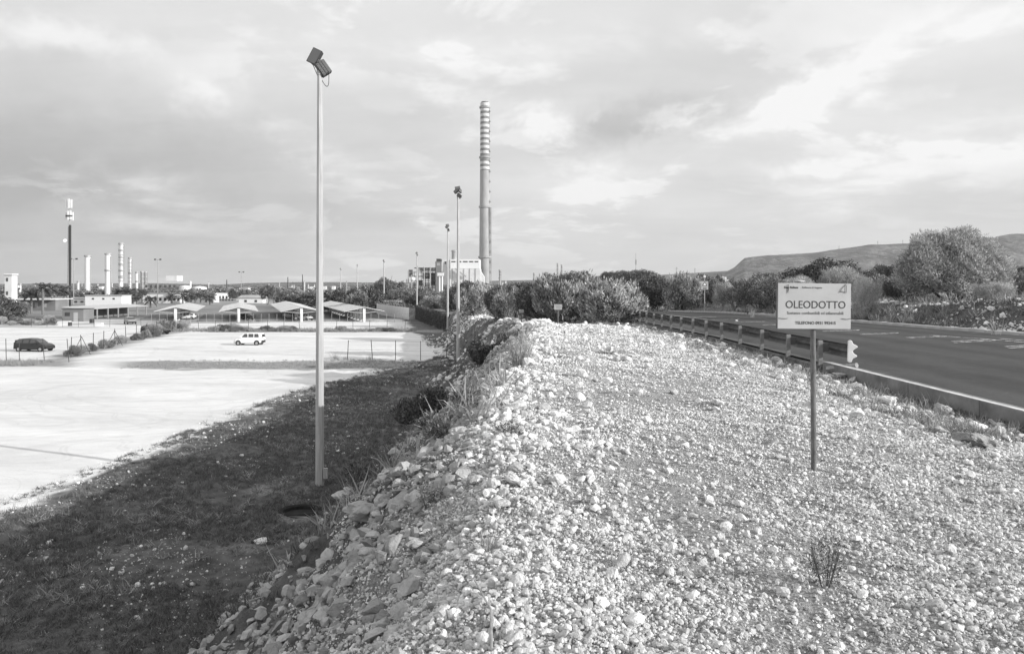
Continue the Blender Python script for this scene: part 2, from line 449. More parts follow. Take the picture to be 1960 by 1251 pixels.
class MB:
    def __init__(s): s.v = []; s.f = []
    def add(s, vs, fs):
        k = len(s.v); s.v += [tuple(v) for v in vs]; s.f += [tuple(i + k for i in f) for f in fs]; return s
    def box(s, cx, cy, cz, sx, sy, sz, rot=None, taper=1.0):
        vs = []
        for z in (-.5, .5):
            t = taper if z > 0 else 1.0
            for x, y in ((-.5, -.5), (.5, -.5), (.5, .5), (-.5, .5)): vs.append(Vector((x * sx * t, y * sy * t, z * sz)))
        if rot is not None: vs = [rot @ v for v in vs]
        vs = [v + Vector((cx, cy, cz)) for v in vs]
        return s.add(vs, [(3, 2, 1, 0), (4, 5, 6, 7), (0, 1, 5, 4), (1, 2, 6, 5), (2, 3, 7, 6), (3, 0, 4, 7)])
    def tube(s, a, b, r0, r1=None, n=8, caps=True):
        r1 = r0 if r1 is None else r1; a = Vector(a); b = Vector(b); d = (b - a)
        if d.length < 1e-6: return s
        q = d.to_track_quat('Z', 'Y'); k = len(s.v)
        for c, r in ((a, r0), (b, r1)):
            for i in range(n):
                t = 2 * math.pi * i / n; s.v.append(tuple(c + q @ Vector((r * math.cos(t), r * math.sin(t), 0))))
        for i in range(n): j = (i + 1) % n; s.f.append((k + i, k + j, k + n + j, k + n + i))
        if caps: s.f.append(tuple(k + i for i in reversed(range(n)))); s.f.append(tuple(k + n + i for i in range(n)))
        return s
    def path(s, pts, r, n=6):
        for i in range(len(pts) - 1):
            ra = r[i] if isinstance(r, (list, tuple)) else r; rb = r[i + 1] if isinstance(r, (list, tuple)) else r
            s.tube(pts[i], pts[i + 1], ra, rb, n)
        return s
    def lathe(s, prof, n=24, c=(0, 0, 0)):
        k = len(s.v)
        for r, z in prof:
            for i in range(n):
                t = 2 * math.pi * i / n; s.v.append((c[0] + r * math.cos(t), c[1] + r * math.sin(t), c[2] + z))
        for a in range(len(prof) - 1):
            for i in range(n): j = (i + 1) % n; s.f.append((k + a * n + i, k + a * n + j, k + (a + 1) * n + j, k + (a + 1) * n + i))
        s.f.append(tuple(k + i for i in reversed(range(n)))); s.f.append(tuple(k + (len(prof) - 1) * n + i for i in range(n)))
        return s
    def prism(s, poly, d0, d1, axis='y'):
        """poly: list of 2-D points; extruded along axis from d0 to d1"""
        n = len(poly)
        def P(p, d):
            if axis == 'y': return (p[0], d, p[1])
            if axis == 'x': return (d, p[0], p[1])
            return (p[0], p[1], d)
        vs = [P(p, d0) for p in poly] + [P(p, d1) for p in poly]
        fs = [tuple(reversed(range(n))), tuple(range(n, 2 * n))] + [(i, (i + 1) % n, n + (i + 1) % n, n + i) for i in range(n)]
        return s.add(vs, fs)
    def sphere(s, c, r, n=10, m=6, sz=1.0):
        return s.lathe([(max(.001, r * math.cos(a)), r * sz * math.sin(a)) for a in [(-math.pi / 2 + math.pi * i / m) for i in range(m + 1)]], n, c)
    def mesh(s, name, fix=True):
        me = bpy.data.meshes.new(name); me.from_pydata(s.v, [], s.f)
        if fix:
            bm = bmesh.new(); bm.from_mesh(me); bmesh.ops.recalc_face_normals(bm, faces=bm.faces); bm.to_mesh(me); bm.free()
        me.update(); return me
    def build(s, name, m, parent=None, smooth=False, **k):
        me = s.mesh(name)
        o = link(name, me, m, parent, **k)
        if smooth:
            me.polygons.foreach_set('use_smooth', [True] * len(me.polygons))
            try: me.set_sharp_from_angle(angle=R(40))
            except Exception: pass
        return o
def rotz(a): return Matrix.Rotation(a, 3, 'Z')

def hull_stone(seed, n=13, flat=.65):
    r = random.Random(seed); bm = bmesh.new()
    ax = (1, r.uniform(.65, .95), flat * r.uniform(.8, 1.1))
    for i in range(n):
        v = Vector((r.gauss(0, 1), r.gauss(0, 1), r.gauss(0, 1))).normalized() * r.uniform(.85, 1.0)
        bm.verts.new((v.x * ax[0] * .5, v.y * ax[1] * .5, v.z * ax[2] * .5))
    res = bmesh.ops.convex_hull(bm, input=bm.verts)
    bmesh.ops.delete(bm, geom=[g for g in res['geom_interior'] if isinstance(g, bmesh.types.BMVert)], context='VERTS')
    me = bpy.data.meshes.new('stone'); bm.to_mesh(me); bm.free(); return me
def vn3(p, seed):
    a = vnoise(p[:, 0] + p[:, 2] * .7, p[:, 1] - p[:, 2] * .5, seed); b = vnoise(p[:, 1] + 5.2, p[:, 2] + p[:, 0] * .4, seed + 9)
    return a + b
def boulder_mesh(seed, sub=4, flat=.7, rough=.30):
    bm = bmesh.new(); bmesh.ops.create_icosphere(bm, subdivisions=sub, radius=.5)
    me = bpy.data.meshes.new('boulder'); bm.to_mesh(me); bm.free()
    co = np.empty(len(me.vertices) * 3, np.float32); me.vertices.foreach_get('co', co); co = co.reshape(-1, 3)
    r = np.random.default_rng(seed)
    for i in range(9):     # planar facets
        nrm = r.normal(size=3); nrm /= np.linalg.norm(nrm); d = r.uniform(.30, .45)
        h = co @ nrm - d; co = co - np.outer(np.maximum(h, 0) * .9, nrm)
    l = co / np.linalg.norm(co, axis=1)[:, None]
    dis = rough * (.55 * vn3(co * 3.1 + seed, 3) + .34 * vn3(co * 9 + seed, 5) + .16 * vn3(co * 23, 6))
    co = co + l * dis[:, None] * .7
    co[:, 2] *= flat
    me.vertices.foreach_set('co', co.ravel().astype(np.float32)); me.update(); return me

def gn_scatter(name, pts, rot, scl, protos, m, parent=None):
    """one object that instances the given meshes on its points"""
    me = bpy.data.meshes.new(name + '_points'); pts = np.asarray(pts, np.float32)
    me.vertices.add(len(pts)); me.vertices.foreach_set('co', pts.ravel())
    a = me.attributes.new('rot', 'FLOAT_VECTOR', 'POINT'); a.data.foreach_set('vector', np.asarray(rot, np.float32).ravel())
    scl = np.asarray(scl, np.float32)
    if scl.ndim == 1: scl = np.repeat(scl[:, None], 3, 1)
    a = me.attributes.new('scl', 'FLOAT_VECTOR', 'POINT'); a.data.foreach_set('vector', scl.ravel())
    a = me.attributes.new('pick', 'INT', 'POINT'); a.data.foreach_set('value', rng.integers(0, len(protos), len(pts)).astype(np.int32))
    col = bpy.data.collections.new(name + '_kinds')
    for pm in protos:
        if not pm.materials: pm.materials.append(m)
        col.objects.link(bpy.data.objects.new(name + '_kind', pm))
    ng = bpy.data.node_groups.new(name, 'GeometryNodeTree')
    ng.interface.new_socket('Geometry', in_out='INPUT', socket_type='NodeSocketGeometry')
    ng.interface.new_socket('Geometry', in_out='OUTPUT', socket_type='NodeSocketGeometry')
    gi = ng.nodes.new('NodeGroupInput'); go = ng.nodes.new('NodeGroupOutput')
    ip = ng.nodes.new('GeometryNodeInstanceOnPoints'); ci = ng.nodes.new('GeometryNodeCollectionInfo')
    ci.inputs['Collection'].default_value = col; ci.inputs['Separate Children'].default_value = True; ci.inputs['Reset Children'].default_value = True
    ip.inputs['Pick Instance'].default_value = True
    def na(nm, ty):
        q = ng.nodes.new('GeometryNodeInputNamedAttribute'); q.data_type = ty; q.inputs['Name'].default_value = nm; return q.outputs[0]
    L = ng.links.new
    L(gi.outputs[0], ip.inputs['Points']); L(ci.outputs[0], ip.inputs['Instance'])
    L(na('pick', 'INT'), ip.inputs['Instance Index'])
    er = ng.nodes.new('FunctionNodeEulerToRotation'); L(na('rot', 'FLOAT_VECTOR'), er.inputs[0]); L(er.outputs[0], ip.inputs['Rotation'])
    L(na('scl', 'FLOAT_VECTOR'), ip.inputs['Scale']); L(ip.outputs[0], go.inputs[0])
    o = link(name, me, None, parent); md = o.modifiers.new('scatter', 'NODES'); md.node_group = ng
    o['kind'] = 'stuff'
    return o

# ------------------------------------------------------------------ the ground sheet
HOLE = (U(573, 24.6), 24.6, .52)
def axis_x():
    xs = list(np.arange(-22, -3, .11)) + list(np.arange(-3, 5.5, .05)) + list(np.arange(5.5, 9, .08)) + list(np.arange(9, 18.7, .8)) + list(np.arange(18.75, 26, .14))
    d = .16; x = 26.0
    while x < 7000: xs.append(x); d *= 1.09; x += d
    d = .12; x = -22.0; L = []
    while x > -7000: d *= 1.07; x -= d; L.append(x)
    return np.array(sorted(L + xs + [7.15, 7.151, 18.8, 18.801]))
def axis_y():
    ys = []; y = -40.0
    while y < 2: ys.append(y); y += max(.10, (2 - y) * .2)
    while y < 9000: ys.append(y); y += max(.05, y * .0075) if y < 180 else y * .02
    return np.array(ys + [9000.0])
AX, AY = axis_x(), axis_y()
GX, GY = np.meshgrid(AX, AY)
GZ = gz(GX.ravel(), GY.ravel())
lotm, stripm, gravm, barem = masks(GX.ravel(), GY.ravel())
nx, ny = len(AX), len(AY)
I = np.arange(nx * ny).reshape(ny, nx)
F = np.stack([I[:-1, :-1], I[:-1, 1:], I[1:, 1:], I[1:, :-1]], -1).reshape(-1, 4)
VV = np.stack([GX.ravel(), GY.ravel(), GZ], 1)
fc = VV[F].mean(1)
under_road = (fc[:, 0] > 7.9) & (fc[:, 0] < 18.2) & (fc[:, 1] < 300)
hole = (fc[:, 0] - HOLE[0]) ** 2 + ((fc[:, 1] - HOLE[1])) ** 2 < (HOLE[2] + .10) ** 2
keep = ~hole
fl = lotm[F].mean(1) > .5
s_f = x_crest(fc[:, 1]) - fc[:, 0]
berm = (~fl) & (s_f < 6.0) & (fc[:, 0] < 7.2) & (fc[:, 1] < 36) & (fc[:, 2] > -5.7)
def sub_sheet(name, fmask):
    f = F[fmask & keep]; used = np.unique(f); mp = np.full(len(VV), -1, np.int64); mp[used] = np.arange(len(used))
    me = np_mesh(name, VV[used], mp[f], True)
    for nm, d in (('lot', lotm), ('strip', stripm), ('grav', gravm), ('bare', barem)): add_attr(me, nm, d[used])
    return tag(link(name, me, M['ground']), kind='structure')
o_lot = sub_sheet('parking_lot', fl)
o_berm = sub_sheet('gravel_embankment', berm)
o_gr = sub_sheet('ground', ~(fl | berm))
# the dark hole by the lamp post: an open round pit with a worn lip
hz = g1(HOLE[0] - .7, HOLE[1])
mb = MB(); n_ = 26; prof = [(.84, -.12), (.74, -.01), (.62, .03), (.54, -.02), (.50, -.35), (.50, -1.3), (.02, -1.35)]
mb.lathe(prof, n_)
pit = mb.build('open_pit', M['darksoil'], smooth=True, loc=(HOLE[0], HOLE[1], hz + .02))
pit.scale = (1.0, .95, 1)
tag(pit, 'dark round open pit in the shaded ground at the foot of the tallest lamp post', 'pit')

# hills and plateau
def ridge(name, Y0, depth, pts, mt, seed, nxs=420, nys=26, x0=None, x1=None, front=.5, vr=.02):
    u = np.linspace(x0, x1, nxs); top = interp(u, pts)
    X = U(u, Y0); H = (545 - top) / FP * Y0 + EYE + 6.6
    vs = []
    for j in range(nys):
        t = j / (nys - 1)
        prof_ = (t / front) if t < front else 1.0 + 0 * t
        prof_ = 1 - (1 - min(prof_, 1)) ** 1.5
        y = Y0 - depth * front + depth * t
        nn = fbm(X * .004 + 3, np.full_like(X, y * .004), seed, 4) * H * .16 * (1 - abs(prof_ - .5) * .8) * math.sin(math.pi * min(t / front, 1)) \
            + fbm(X * .02, np.full_like(X, y * .02), seed + 4, 3) * H * vr
        vs.append(np.stack([X * (y / Y0), np.full_like(X, y), -6.7 + H * prof_ * (1.0 if t <= front else (y / Y0) * .98) + nn * (prof_ > 0)], 1))
    vs = np.concatenate(vs); I2 = np.arange(nxs * nys).reshape(nys, nxs)
    f = np.stack([I2[:-1, :-1], I2[:-1, 1:], I2[1:, 1:], I2[1:, :-1]], -1).reshape(-1, 4)
    return tag(link(name, np_mesh(name, vs, f, True), mt), kind='structure')
def hill_mat(name, lo, hi, bands):
    m = mat(name, .1, 1, 0, .1); n = N(m); p = n.pos()
    a = n.noise(n.scale(p, (.010, .006, .02)), 1, 7, .65)
    b = n.noise(n.scale(p, (.06, .03, .08)), 1, 5, .7)
    v = n.map(a, .38, .62, lo, hi)
    v = n.math('MULTIPLY', v, n.map(b, .35, .65, .55, 1.35))
    if bands:
        w = n.new('ShaderNodeSeparateXYZ'); n.l(p, w.inputs[0])
        zz = n.math('ADD', w.outputs[2], n.map(n.noise(n.scale(p, (.004, .004, .004)), 1, 4), .3, .7, -30, 30))
        q = n.math('SINE', n.math('MULTIPLY', zz, .16))
        v = n.mix(n.math('MULTIPLY', n.map(q, .6, .95, 0, .5), n.map(b, .45, .6, 0, 1)), v, .30)
    n.color(v); n.bump(b, 14); return m
M['plateau'] = hill_mat('plateau_scrub', .035, .17, True)
M['lowhill'] = hill_mat('low_hill_fields', .05, .16, False)
ridge('plateau', 3600, 1500, [(1330, 545), (1370, 530), (1405, 512), (1425, 494), (1440, 491), (1480, 488), (1560, 483), (1620, 474), (1660, 468), (1700, 467), (1745, 465), (1800, 462), (1860, 457), (1900, 455), (1930, 449), (2000, 446), (2200, 430), (2600, 440)], M['plateau'], 3, x0=1325, x1=2600)
ridge('low_hills', 4600, 1800, [(-900, 546), (-100, 545), (60, 543), (300, 542), (420, 545), (470, 542), (560, 540), (640, 540), (760, 541), (900, 539), (960, 537), (1060, 535), (1110, 529), (1180, 527), (1260, 526), (1330, 522), (1380, 519), (1430, 516), (1500, 520), (1600, 520), (2200, 520)], M['lowhill'], 13, nxs=500, x0=-900, x1=2100)

# ------------------------------------------------------------------ road, markings, kerbs
def strip_sheet(name, pts_l, pts_r, m, dz=0.0, kind='structure', parent=None):
    vs = [(*a, 0) for a in pts_l] + [(*a, 0) for a in pts_r]; n = len(pts_l)
    vs = [(x, y, float(z_road(y)) + dz) for x, y, _ in vs]
    me = np_mesh(name, np.array(vs), np.array([(i, n + i, n + i + 1, i + 1) for i in range(n - 1)]))
    o = link(name, me, m, parent)
    if kind and not parent: o['kind'] = kind
    return o
ys = [-30, -10, 0, 5, 10, 15, 20, 25, 30, 35, 40, 44, 48, 52, 56, 60, 64, 68, 75, 82, 90, 96, 103, 115, 130, 150, 180, 220, 300]
strip_sheet('road', [(7.32, y) for y in ys], [(18.72, y) for y in ys], M['asphalt'], .012)
marks = []
def quad_mark(poly, dz=.018):
    marks.append([(x, y, float(z_road(y)) + dz) for x, y in poly])
def stripe_outline(x0, y0, x1, y1, w):
    """a worn stripe whose two long edges and one end still show"""
    d = Vector((x1 - x0, y1 - y0)).normalized(); nn = Vector((-d.y, d.x))
    a = Vector((x0, y0)); b = Vector((x1, y1)); t = .11
    quad_mark([a, b, b + nn * t, a + nn * t])
    a2, b2 = a + nn * w, b + nn * w
    quad_mark([a2 + d * .4, b2 + d * .5, b2 + nn * t + d * .5, a2 + nn * t + d * .4])
    quad_mark([b - d * .05, b + d * .12, b2 + d * .60, b2 + d * .42])
def x_isl(y): return interp(y, [(14, 15.6), (20, 14.7), (24.7, 13.8), (28.5, 12.8), (40, 12.0), (52, 11.6), (90, 11.5)])
for i, y in enumerate([19.2, 21.2, 23.2, 25.2, 27.4, 29.8, 32.6, 35.8, 39.5, 43.5, 48]):
    x = float(x_isl(y)); stripe_outline(x, y, x + 1.75, y + .85, .34)
for ya in range(44, 92, 4): quad_mark([(float(x_isl(ya)) - .2, ya), (float(x_isl(ya)) - .05, ya), (float(x_isl(ya + 4)) - .05, ya + 4), (float(x_isl(ya + 4)) - .2, ya + 4)])
for xo, (ya, yb) in ((2.2, (16, 27)), (2.9, (14, 25)), (3.6, (12, 23))):
    for y in range(ya, yb, 1): quad_mark([(float(x_isl(y)) + xo, y), (float(x_isl(y)) + xo + .13, y), (float(x_isl(y + 1)) + xo + .13, y + 1.02), (float(x_isl(y + 1)) + xo, y + 1.02)])
for y in range(48, 100, 4): quad_mark([(17.9, y), (18.05, y), (18.05, y + 4), (17.9, y + 4)])
vs = []; fs = []
for mk in marks:
    k = len(vs); vs += mk; fs.append((k, k + 1, k + 2, k + 3))
for i in range(len(vs)): vs[i] = (vs[i][0], vs[i][1], vs[i][2] + (i // 4 % 3) * .002)
me = bpy.data.meshes.new('road_markings'); me.from_pydata(vs, [], fs)
tag(link('road_markings', me, M['paint']), kind='structure')

# low concrete wall along the near edge of the road
wall = thing('concrete_wall', 'low stained concrete wall with a white painted top beside the asphalt road', 'wall', (7.2, 16.7, -.36))
y = 16.7; k = 0
while y > -6:
    L = 2.0 if k % 3 else 1.6
    mb = MB(); mb.box(0, (y - L / 2) - 16.7, .02, .22, L - .012, .48)
    b = mb.build('block', M['concrete'], wall); bv = b.modifiers.new('edge', 'BEVEL'); bv.width = .012; bv.segments = 2
    y -= L; k += 1
mb = MB(); mb.box(-.055, -11, .262, .09, 22, .004); mb.build('painted_line', M['kerb_paint'], wall)
# far kerb of the road: separate stones
kerb = thing('kerb', 'pale kerb of concrete stones along the far side of the road', 'kerb', (18.85, 20, -.2))
kme = MB().box(0, 0, 0, .24, .985, .30).mesh('kerb_stone')
y = 16.0; k = 0
while y < 110:
    zr = float(z_road(y)); dn = float(z_road(y + 1) - z_road(y))
    if y < 44 or random.random() < .92:
        o = link('kerb_stone', kme, M['pale_concrete'], kerb, loc=(random.uniform(-.01, .01), y + .5 - 20, zr + dn / 2 + .2 - .02 + random.uniform(-.012, .012)), rot=(math.atan(dn), 0, 0))
    y += 1.0; k += 1

# ------------------------------------------------------------------ guard rail
rail = thing('guard_rail', 'weathered steel guard rail with open posts and a white end piece beside the road', 'guard rail', (7.25, 17.2, -.35))
def zg(y): return float(z_road(y)) - .15
wprof = [(0, -.155), (.03, -.15), (.08, -.10), (.08, -.06), (.02, -.02), (.02, .02), (.08, .06), (.08, .10), (.03, .15), (0, .155)]
def wbeam(y0, y1, z0, z1, off=.22):
    t = .006; pr = wprof + [(x - t * 1.5, z) for x, z in reversed(wprof)]
    n = len(pr); vs = [(x + off, y0, z + z0) for x, z in pr] + [(x + off, y1, z + z1) for x, z in pr]
    return MB().add(vs, [tuple(reversed(range(n))), tuple(range(n, 2 * n))] + [(i, (i + 1) % n, n + (i + 1) % n, n + i) for i in range(n)])
NP = 26
pme = MB()
pp = [(-.05, -.035), (.05, -.035), (.05, -.027), (-.042, -.027), (-.042, .027), (.05, .027), (.05, .035), (-.05, .035)]
pme.prism(pp, -.5, .70, 'z'); pmesh = pme.mesh('post')
sme = MB(); sme.box(.12, 0, .54, .14, .07, .20); sme.tube((.05, -.06, .58), (.05, .05, .58), .012, n=6); smesh = sme.mesh('spacer')
for i in range(NP):
    y = 17.2 + 2.02 * i
    p_ = link('post', pmesh, M['railpost'], rail, loc=(0, y - 17.2, zg(y) + .35), rot=(R(random.uniform(-1.5, 1.5)), R(random.uniform(-1.2, 1.2)), 0))
    link('spacer', smesh, M['rail'], p_)
for i in range(0, NP - 1, 2):
    y0 = 17.2 + 2.02 * i - (.92 if i == 0 else 0); y1 = 17.2 + 2.02 * (i + 2) + .12
    lift = .006 * (i % 4 > 0)
    wbeam(y0 - 17.2, y1 - 17.2, zg(y0) + .35 + .53 + lift, zg(y1) + .35 + .53 + lift, .22 + lift).build('rail_beam', M['rail'], rail)
# white end piece, W-shaped, turned towards the oncoming side
mb = MB()
ep = [(-.045, .23), (.0, .25), (.035, .23), (.055, .17), (.145, .12), (.15, .09), (.075, .04), (.045, 0), (.075, -.05), (.14, -.09), (.135, -.12), (.05, -.16), (.02, -.24), (-.02, -.25), (-.06, -.22), (-.055, 0)]
mb.prism(ep, -.03, .03, 'y')
e = mb.build('end_piece', M['white'], rail, loc=(.24, -1.0, .53), rot=(0, 0, R(-12)))
bv = e.modifiers.new('edge', 'BEVEL'); bv.width = .012; bv.segments = 2

# ------------------------------------------------------------------ signs
def text(name, body, size, m, parent, loc, bold=0.0, sx=1.0):
    cu = bpy.data.curves.new(name, 'FONT'); cu.body = body; cu.size = size; cu.align_x = 'CENTER'; cu.align_y = 'CENTER'
    cu.extrude = .0008; cu.offset = bold; cu.materials.append(m); cu.resolution_u = 4
    tmp = bpy.data.objects.new(name, cu); me = bpy.data.meshes.new_from_object(tmp); bpy.data.objects.remove(tmp)
    o = bpy.data.objects.new(name, me); C.objects.link(o); o.parent = parent; o.location = loc; o.rotation_euler = (R(90), 0, 0); o.scale = (sx, 1, 1)
    return o
Ys = 6.54
sgn = thing('pipeline_sign', 'large pipeline warning sign reading OLEODOTTO on a round weathered post in the gravel', 'sign', (U(1558, Ys), Ys, g1(U(1558, Ys), Ys)))
z0 = g1(U(1558, Ys), Ys)
mb = MB(); hz_ = V(628, Ys) - z0
mb.tube((0, 0, -.25), (-.012, 0, hz_ + .30), .024, .0235, 14); mb.build('post', M['rusty'], sgn, smooth=True)
bw_, bh_ = .664, .405
brd = MB(); brd.box(0, 0, 0, bw_, .012, bh_)
board = brd.build('board', M['sign'], sgn, loc=(-.012, -.034, V(585.5, Ys) - z0), rot=(0, R(.6), R(3)))
bv = board.modifiers.new('edge', 'BEVEL'); bv.width = .002
mb = MB(); mb.box(0, .015, .12, bw_ * .9, .02, .03); mb.box(0, .015, -.12, bw_ * .9, .02, .03); mb.box(-bw_ / 2 + .004, .012, 0, .02, .014, bh_ * .98); mb.build('back_bar', M['rusty'], board)
F_ = -.0072
text('lettering', 'Esso Italiana', .026, M['ink'], board, (-bw_ / 2 + .118, F_, bh_ / 2 - .038), .0007)
text('lettering', '- Raffineria di Augusta', .022, M['inkgrey'], board, (-bw_ / 2 + .302, F_, bh_ / 2 - .038), 0, 1.0)
text('lettering', 'OLEODOTTO', .094, M['ink'], board, (.010, F_, .010), .0002, .94)
text('lettering', 'Sostanze combustibili ed infiammabili', .037, M['inkgrey'], board, (.008, F_, -.062), 0, .93)
text('lettering', 'TELEFONO 0931 992415', .036, M['ink'], board, (.010, F_, -.150), .0006, .98)
for w_ in ([(-.245, .19), (-.238, .15), (-.246, .115), (-.242, .19)], [(.285, .20), (.245, .16), (.225, .125), (.245, .135), (.285, .122), (.287, .19)],
           [(-.33, -.108), (-.27, -.112), (-.245, -.110)], [(.33, -.108), (.29, -.114), (.245, -.108)]):
    MB().path([(x, F_ - .004, z) for x, z in w_], .002, 5).build('tie_wire', M['wire'], board)
st = link('stone', boulder_mesh(201, 3, .42), M['stone'], None, loc=(U(1532, Ys), Ys + .01, V(541, Ys) + .013), rot=(0, 0, .4), scl=(.11, .06, .07))
tag(st, 'small pale stone lying on the top edge of the large pipeline sign', 'stone')

def small_sign(u, Y, vt, vb, wpx, label, vbase=None):
    x = U(u, Y); z = g1(x, Y); w = wpx / FP * Y; h = (vb - vt) / FP * Y; zc = V((vt + vb) / 2, Y)
    t = thing('pipeline_marker', label, 'sign', (x, Y, z), 0)
    MB().tube((0, 0, -.2), (0, 0, zc - z + h * .3), .03, n=8).build('post', M['rusty'], t)
    b = MB().box(0, -.045, zc - z, w, .02, h).build('board', M['sign'], t)
    mb = MB()
    for k in range(4): mb.box(random.uniform(-.04, .04) * w, -.058, zc - z + h * (.28 - .18 * k), w * (.7 - .1 * (k % 2)), .004, h * .045)
    mb.build('lettering', M['inkgrey'], t)
    return t
small_sign(1068, 38.5, 582, 592.5, 14.5, 'small pale pipeline marker sign in front of the oleander bushes, larger of two')
small_sign(998, 47, 592, 598, 8.5, 'tiny pale pipeline marker sign beyond the bushes, smaller of two')
# warning sign across the road
Y = 74; x = U(1348.5, Y); z = g1(x, Y)
ws = thing('warning_sign', 'tall warning sign with a triangle above a plate, across the road by the bushes', 'sign', (x, Y, z))
h0 = V(546, Y) - z
MB().tube((0, 0, -.2), (0, 0, V(524, Y) - z), .045, n=8).build('post', M['galv'], ws)
MB().box(0, -.07, h0, .72, .03, .86).build('board', M['sign'], ws)
tri = lambda r, y0, y1: MB().prism([(r * math.cos(a), r * math.sin(a)) for a in (R(90), R(210), R(330))], y0, y1, 'y')
b = tri(.30, -.092, -.087).build('triangle', M['ink'], ws, loc=(0, 0, h0 + .10))
tri(.19, -.099, -.094).build('triangle_field', M['white'], b)
MB().box(0, -.09, h0 - .30, .36, .004, .09).build('lettering', M['ink'], ws)
MB().box(0, -.05, V(529, Y) - z, .22, .12, .22).build('lamp', M['white'], ws)

# ------------------------------------------------------------------ flood light poles
def flood(parent, loc, rot, s=1.0):
    b = MB(); b.prism([(-.36, -.12), (.36, -.12), (.42, .10), (-.42, .10)], -.30, .30, 'y')
    o = b.build('floodlight', M['darkmetal'], parent, loc=loc, rot=rot, scl=(s, s, s)); bv = o.modifiers.new('edge', 'BEVEL'); bv.width = .03; bv.segments = 2
    MB().box(0, 0, .107, .74, .50, .012).build('lens', M['lens'], o)
    mb = MB(); mb.tube((-.40, 0, -.02), (-.40, 0, -.26), .02); mb.tube((.40, 0, -.02), (.40, 0, -.26), .02); mb.tube((-.40, 0, -.26), (.40, 0, -.26), .02)
    for k in range(5): mb.box(-.28 + .14 * k, 0, -.145, .02, .46, .05)
    mb.build('bracket', M['darkmetal'], o)
    return o
def flood_pole(H, label, loc, rz, lights, group='flood light poles along the lots', hatch=False, r0=.17, r1=.085, fs=.62):
    t = thing('flood_light_pole', label, 'lamp post', loc, rz, group)
    sh = MB(); sh.lathe([(r0, -.5), (r0, .0), (r0 * .93, H * .25), (r1, H)], 8); sh.build('mast', M['pole'], t)
    ar = MB()
    for i, (p, r_) in enumerate(lights):
        flood(t, (p[0] * fs, p[1] * fs, H + p[2] * fs), r_, fs)
        ar.tube((0, 0, H - .12), (p[0] * .8 * fs, p[1] * .8 * fs, H + p[2] * fs - .1), .045, .035)
    ar.tube((0, 0, H - .3), (0, 0, H + .25), r1 * 1.25)
    ar.build('crossarm', M['galv'], t)
    return t
P1 = [((.17, 0, -.05), (R(-100), R(52), R(28))), ((-.25, 0, .55), (R(76), R(-62), R(0)))]
p1 = flood_pole(15.9, 'tallest grey lamp post with two tilted floodlights, standing closest in the shaded ground', (U(612, 27.6), 27.6, -6.05), 0, P1, r0=.165, r1=.095, fs=.72)
# loops of cable under the heads, service box near the foot
for a, b, s_ in ((( .05, 0, 15.5), (.35, -.02, 15.75), .55), ((-.08, 0, 15.6), (-.32, 0, 16.2), .35)):
    a = Vector(a); b = Vector(b); pts = []
    for i in range(11): t_ = i / 10; q_ = a.lerp(b, t_); q_.z -= s_ * 4 * t_ * (1 - t_) * .8; q_.x += .10 * math.sin(t_ * math.pi); pts.append(q_)
    MB().path(pts, .013, 5).build('cable', M['wire'], p1)
MB().box(.24, -.08, .62, .16, .12, .38).build('service_box', M['galv'], p1)
MB().box(0, 0, -.1, .62, .62, .34).build('foot_block', M['concrete'], p1)
P2 = [((.18, 0, .0), (R(-80), R(30), R(50))), ((-.30, -.1, .75), (R(70), R(-40), R(-20))), ((.25, .1, .85), (R(80), R(20), R(60))), ((-.1, 0, 1.2), (R(60), R(-10), R(0)))]
for (u, Y, vt, vb, lab, rz, Ls) in [
    (877, 70.5, 375, 690, 'lamp post with four clustered floodlights at the slope foot, its lower end in shade', 0, P2),
    (857, 114, 440, 637, 'lamp post on the slope foot just behind the four-light post, beside the ivy wall', .5, P2[:2] + [P2[3]]),
    (798, 170, 488, 619, 'slender lamp post at the corner of the far lot below the power station', .9, P2[:2]),
    (735, 235, 501, 596, 'slender lamp post behind the pale corrugated fence', .4, P2[:2]),
    (684, 290, 509, 589, 'slender lamp post behind the last carport roof', 1.2, P2[:2]),
    (652, 330, 516, 588, 'most distant slender lamp post behind the white carport roof', .2, P2[:2])]:
    z = V(vb, Y); H = V(vt, Y) - z
    t = flood_pole(H, lab, (U(u, Y), Y, z), rz, Ls, r0=.18 if Y < 200 else .24, r1=.10 if Y < 200 else .16)

for (u, Y, vt, vb, lab) in [(302, 330, 497, 592, 'thin pale mast with two small lamps between the palms and the white wall'),
                            (141, 300, 496, 592, 'thin pale mast with two small lamps right behind the telecom tower'),
                            (462, 420, 521, 583, 'thin pale mast with two spread lamps above the tank and white houses'),
                            (31, 290, 553, 600, 'short lamp mast beside the dark flat building')]:
    z = -6.7; H = V(vt, Y) - z; t = thing('lamp_mast', lab, 'lamp post', (U(u, Y), Y, z), 0, 'thin lamp masts in the refinery')
    MB().tube((0, 0, 0), (0, 0, H), .18, .12, 8).build('mast', M['galv'], t)
    MB().box(0, 0, H, 2.4, .2, .2).build('crossarm', M['galv'], t)
    for s_ in (-1, 1): MB().box(s_ * 1.2, 0, H + .15, .7, .5, .6).build('lamp', M['darkmetal'], t)

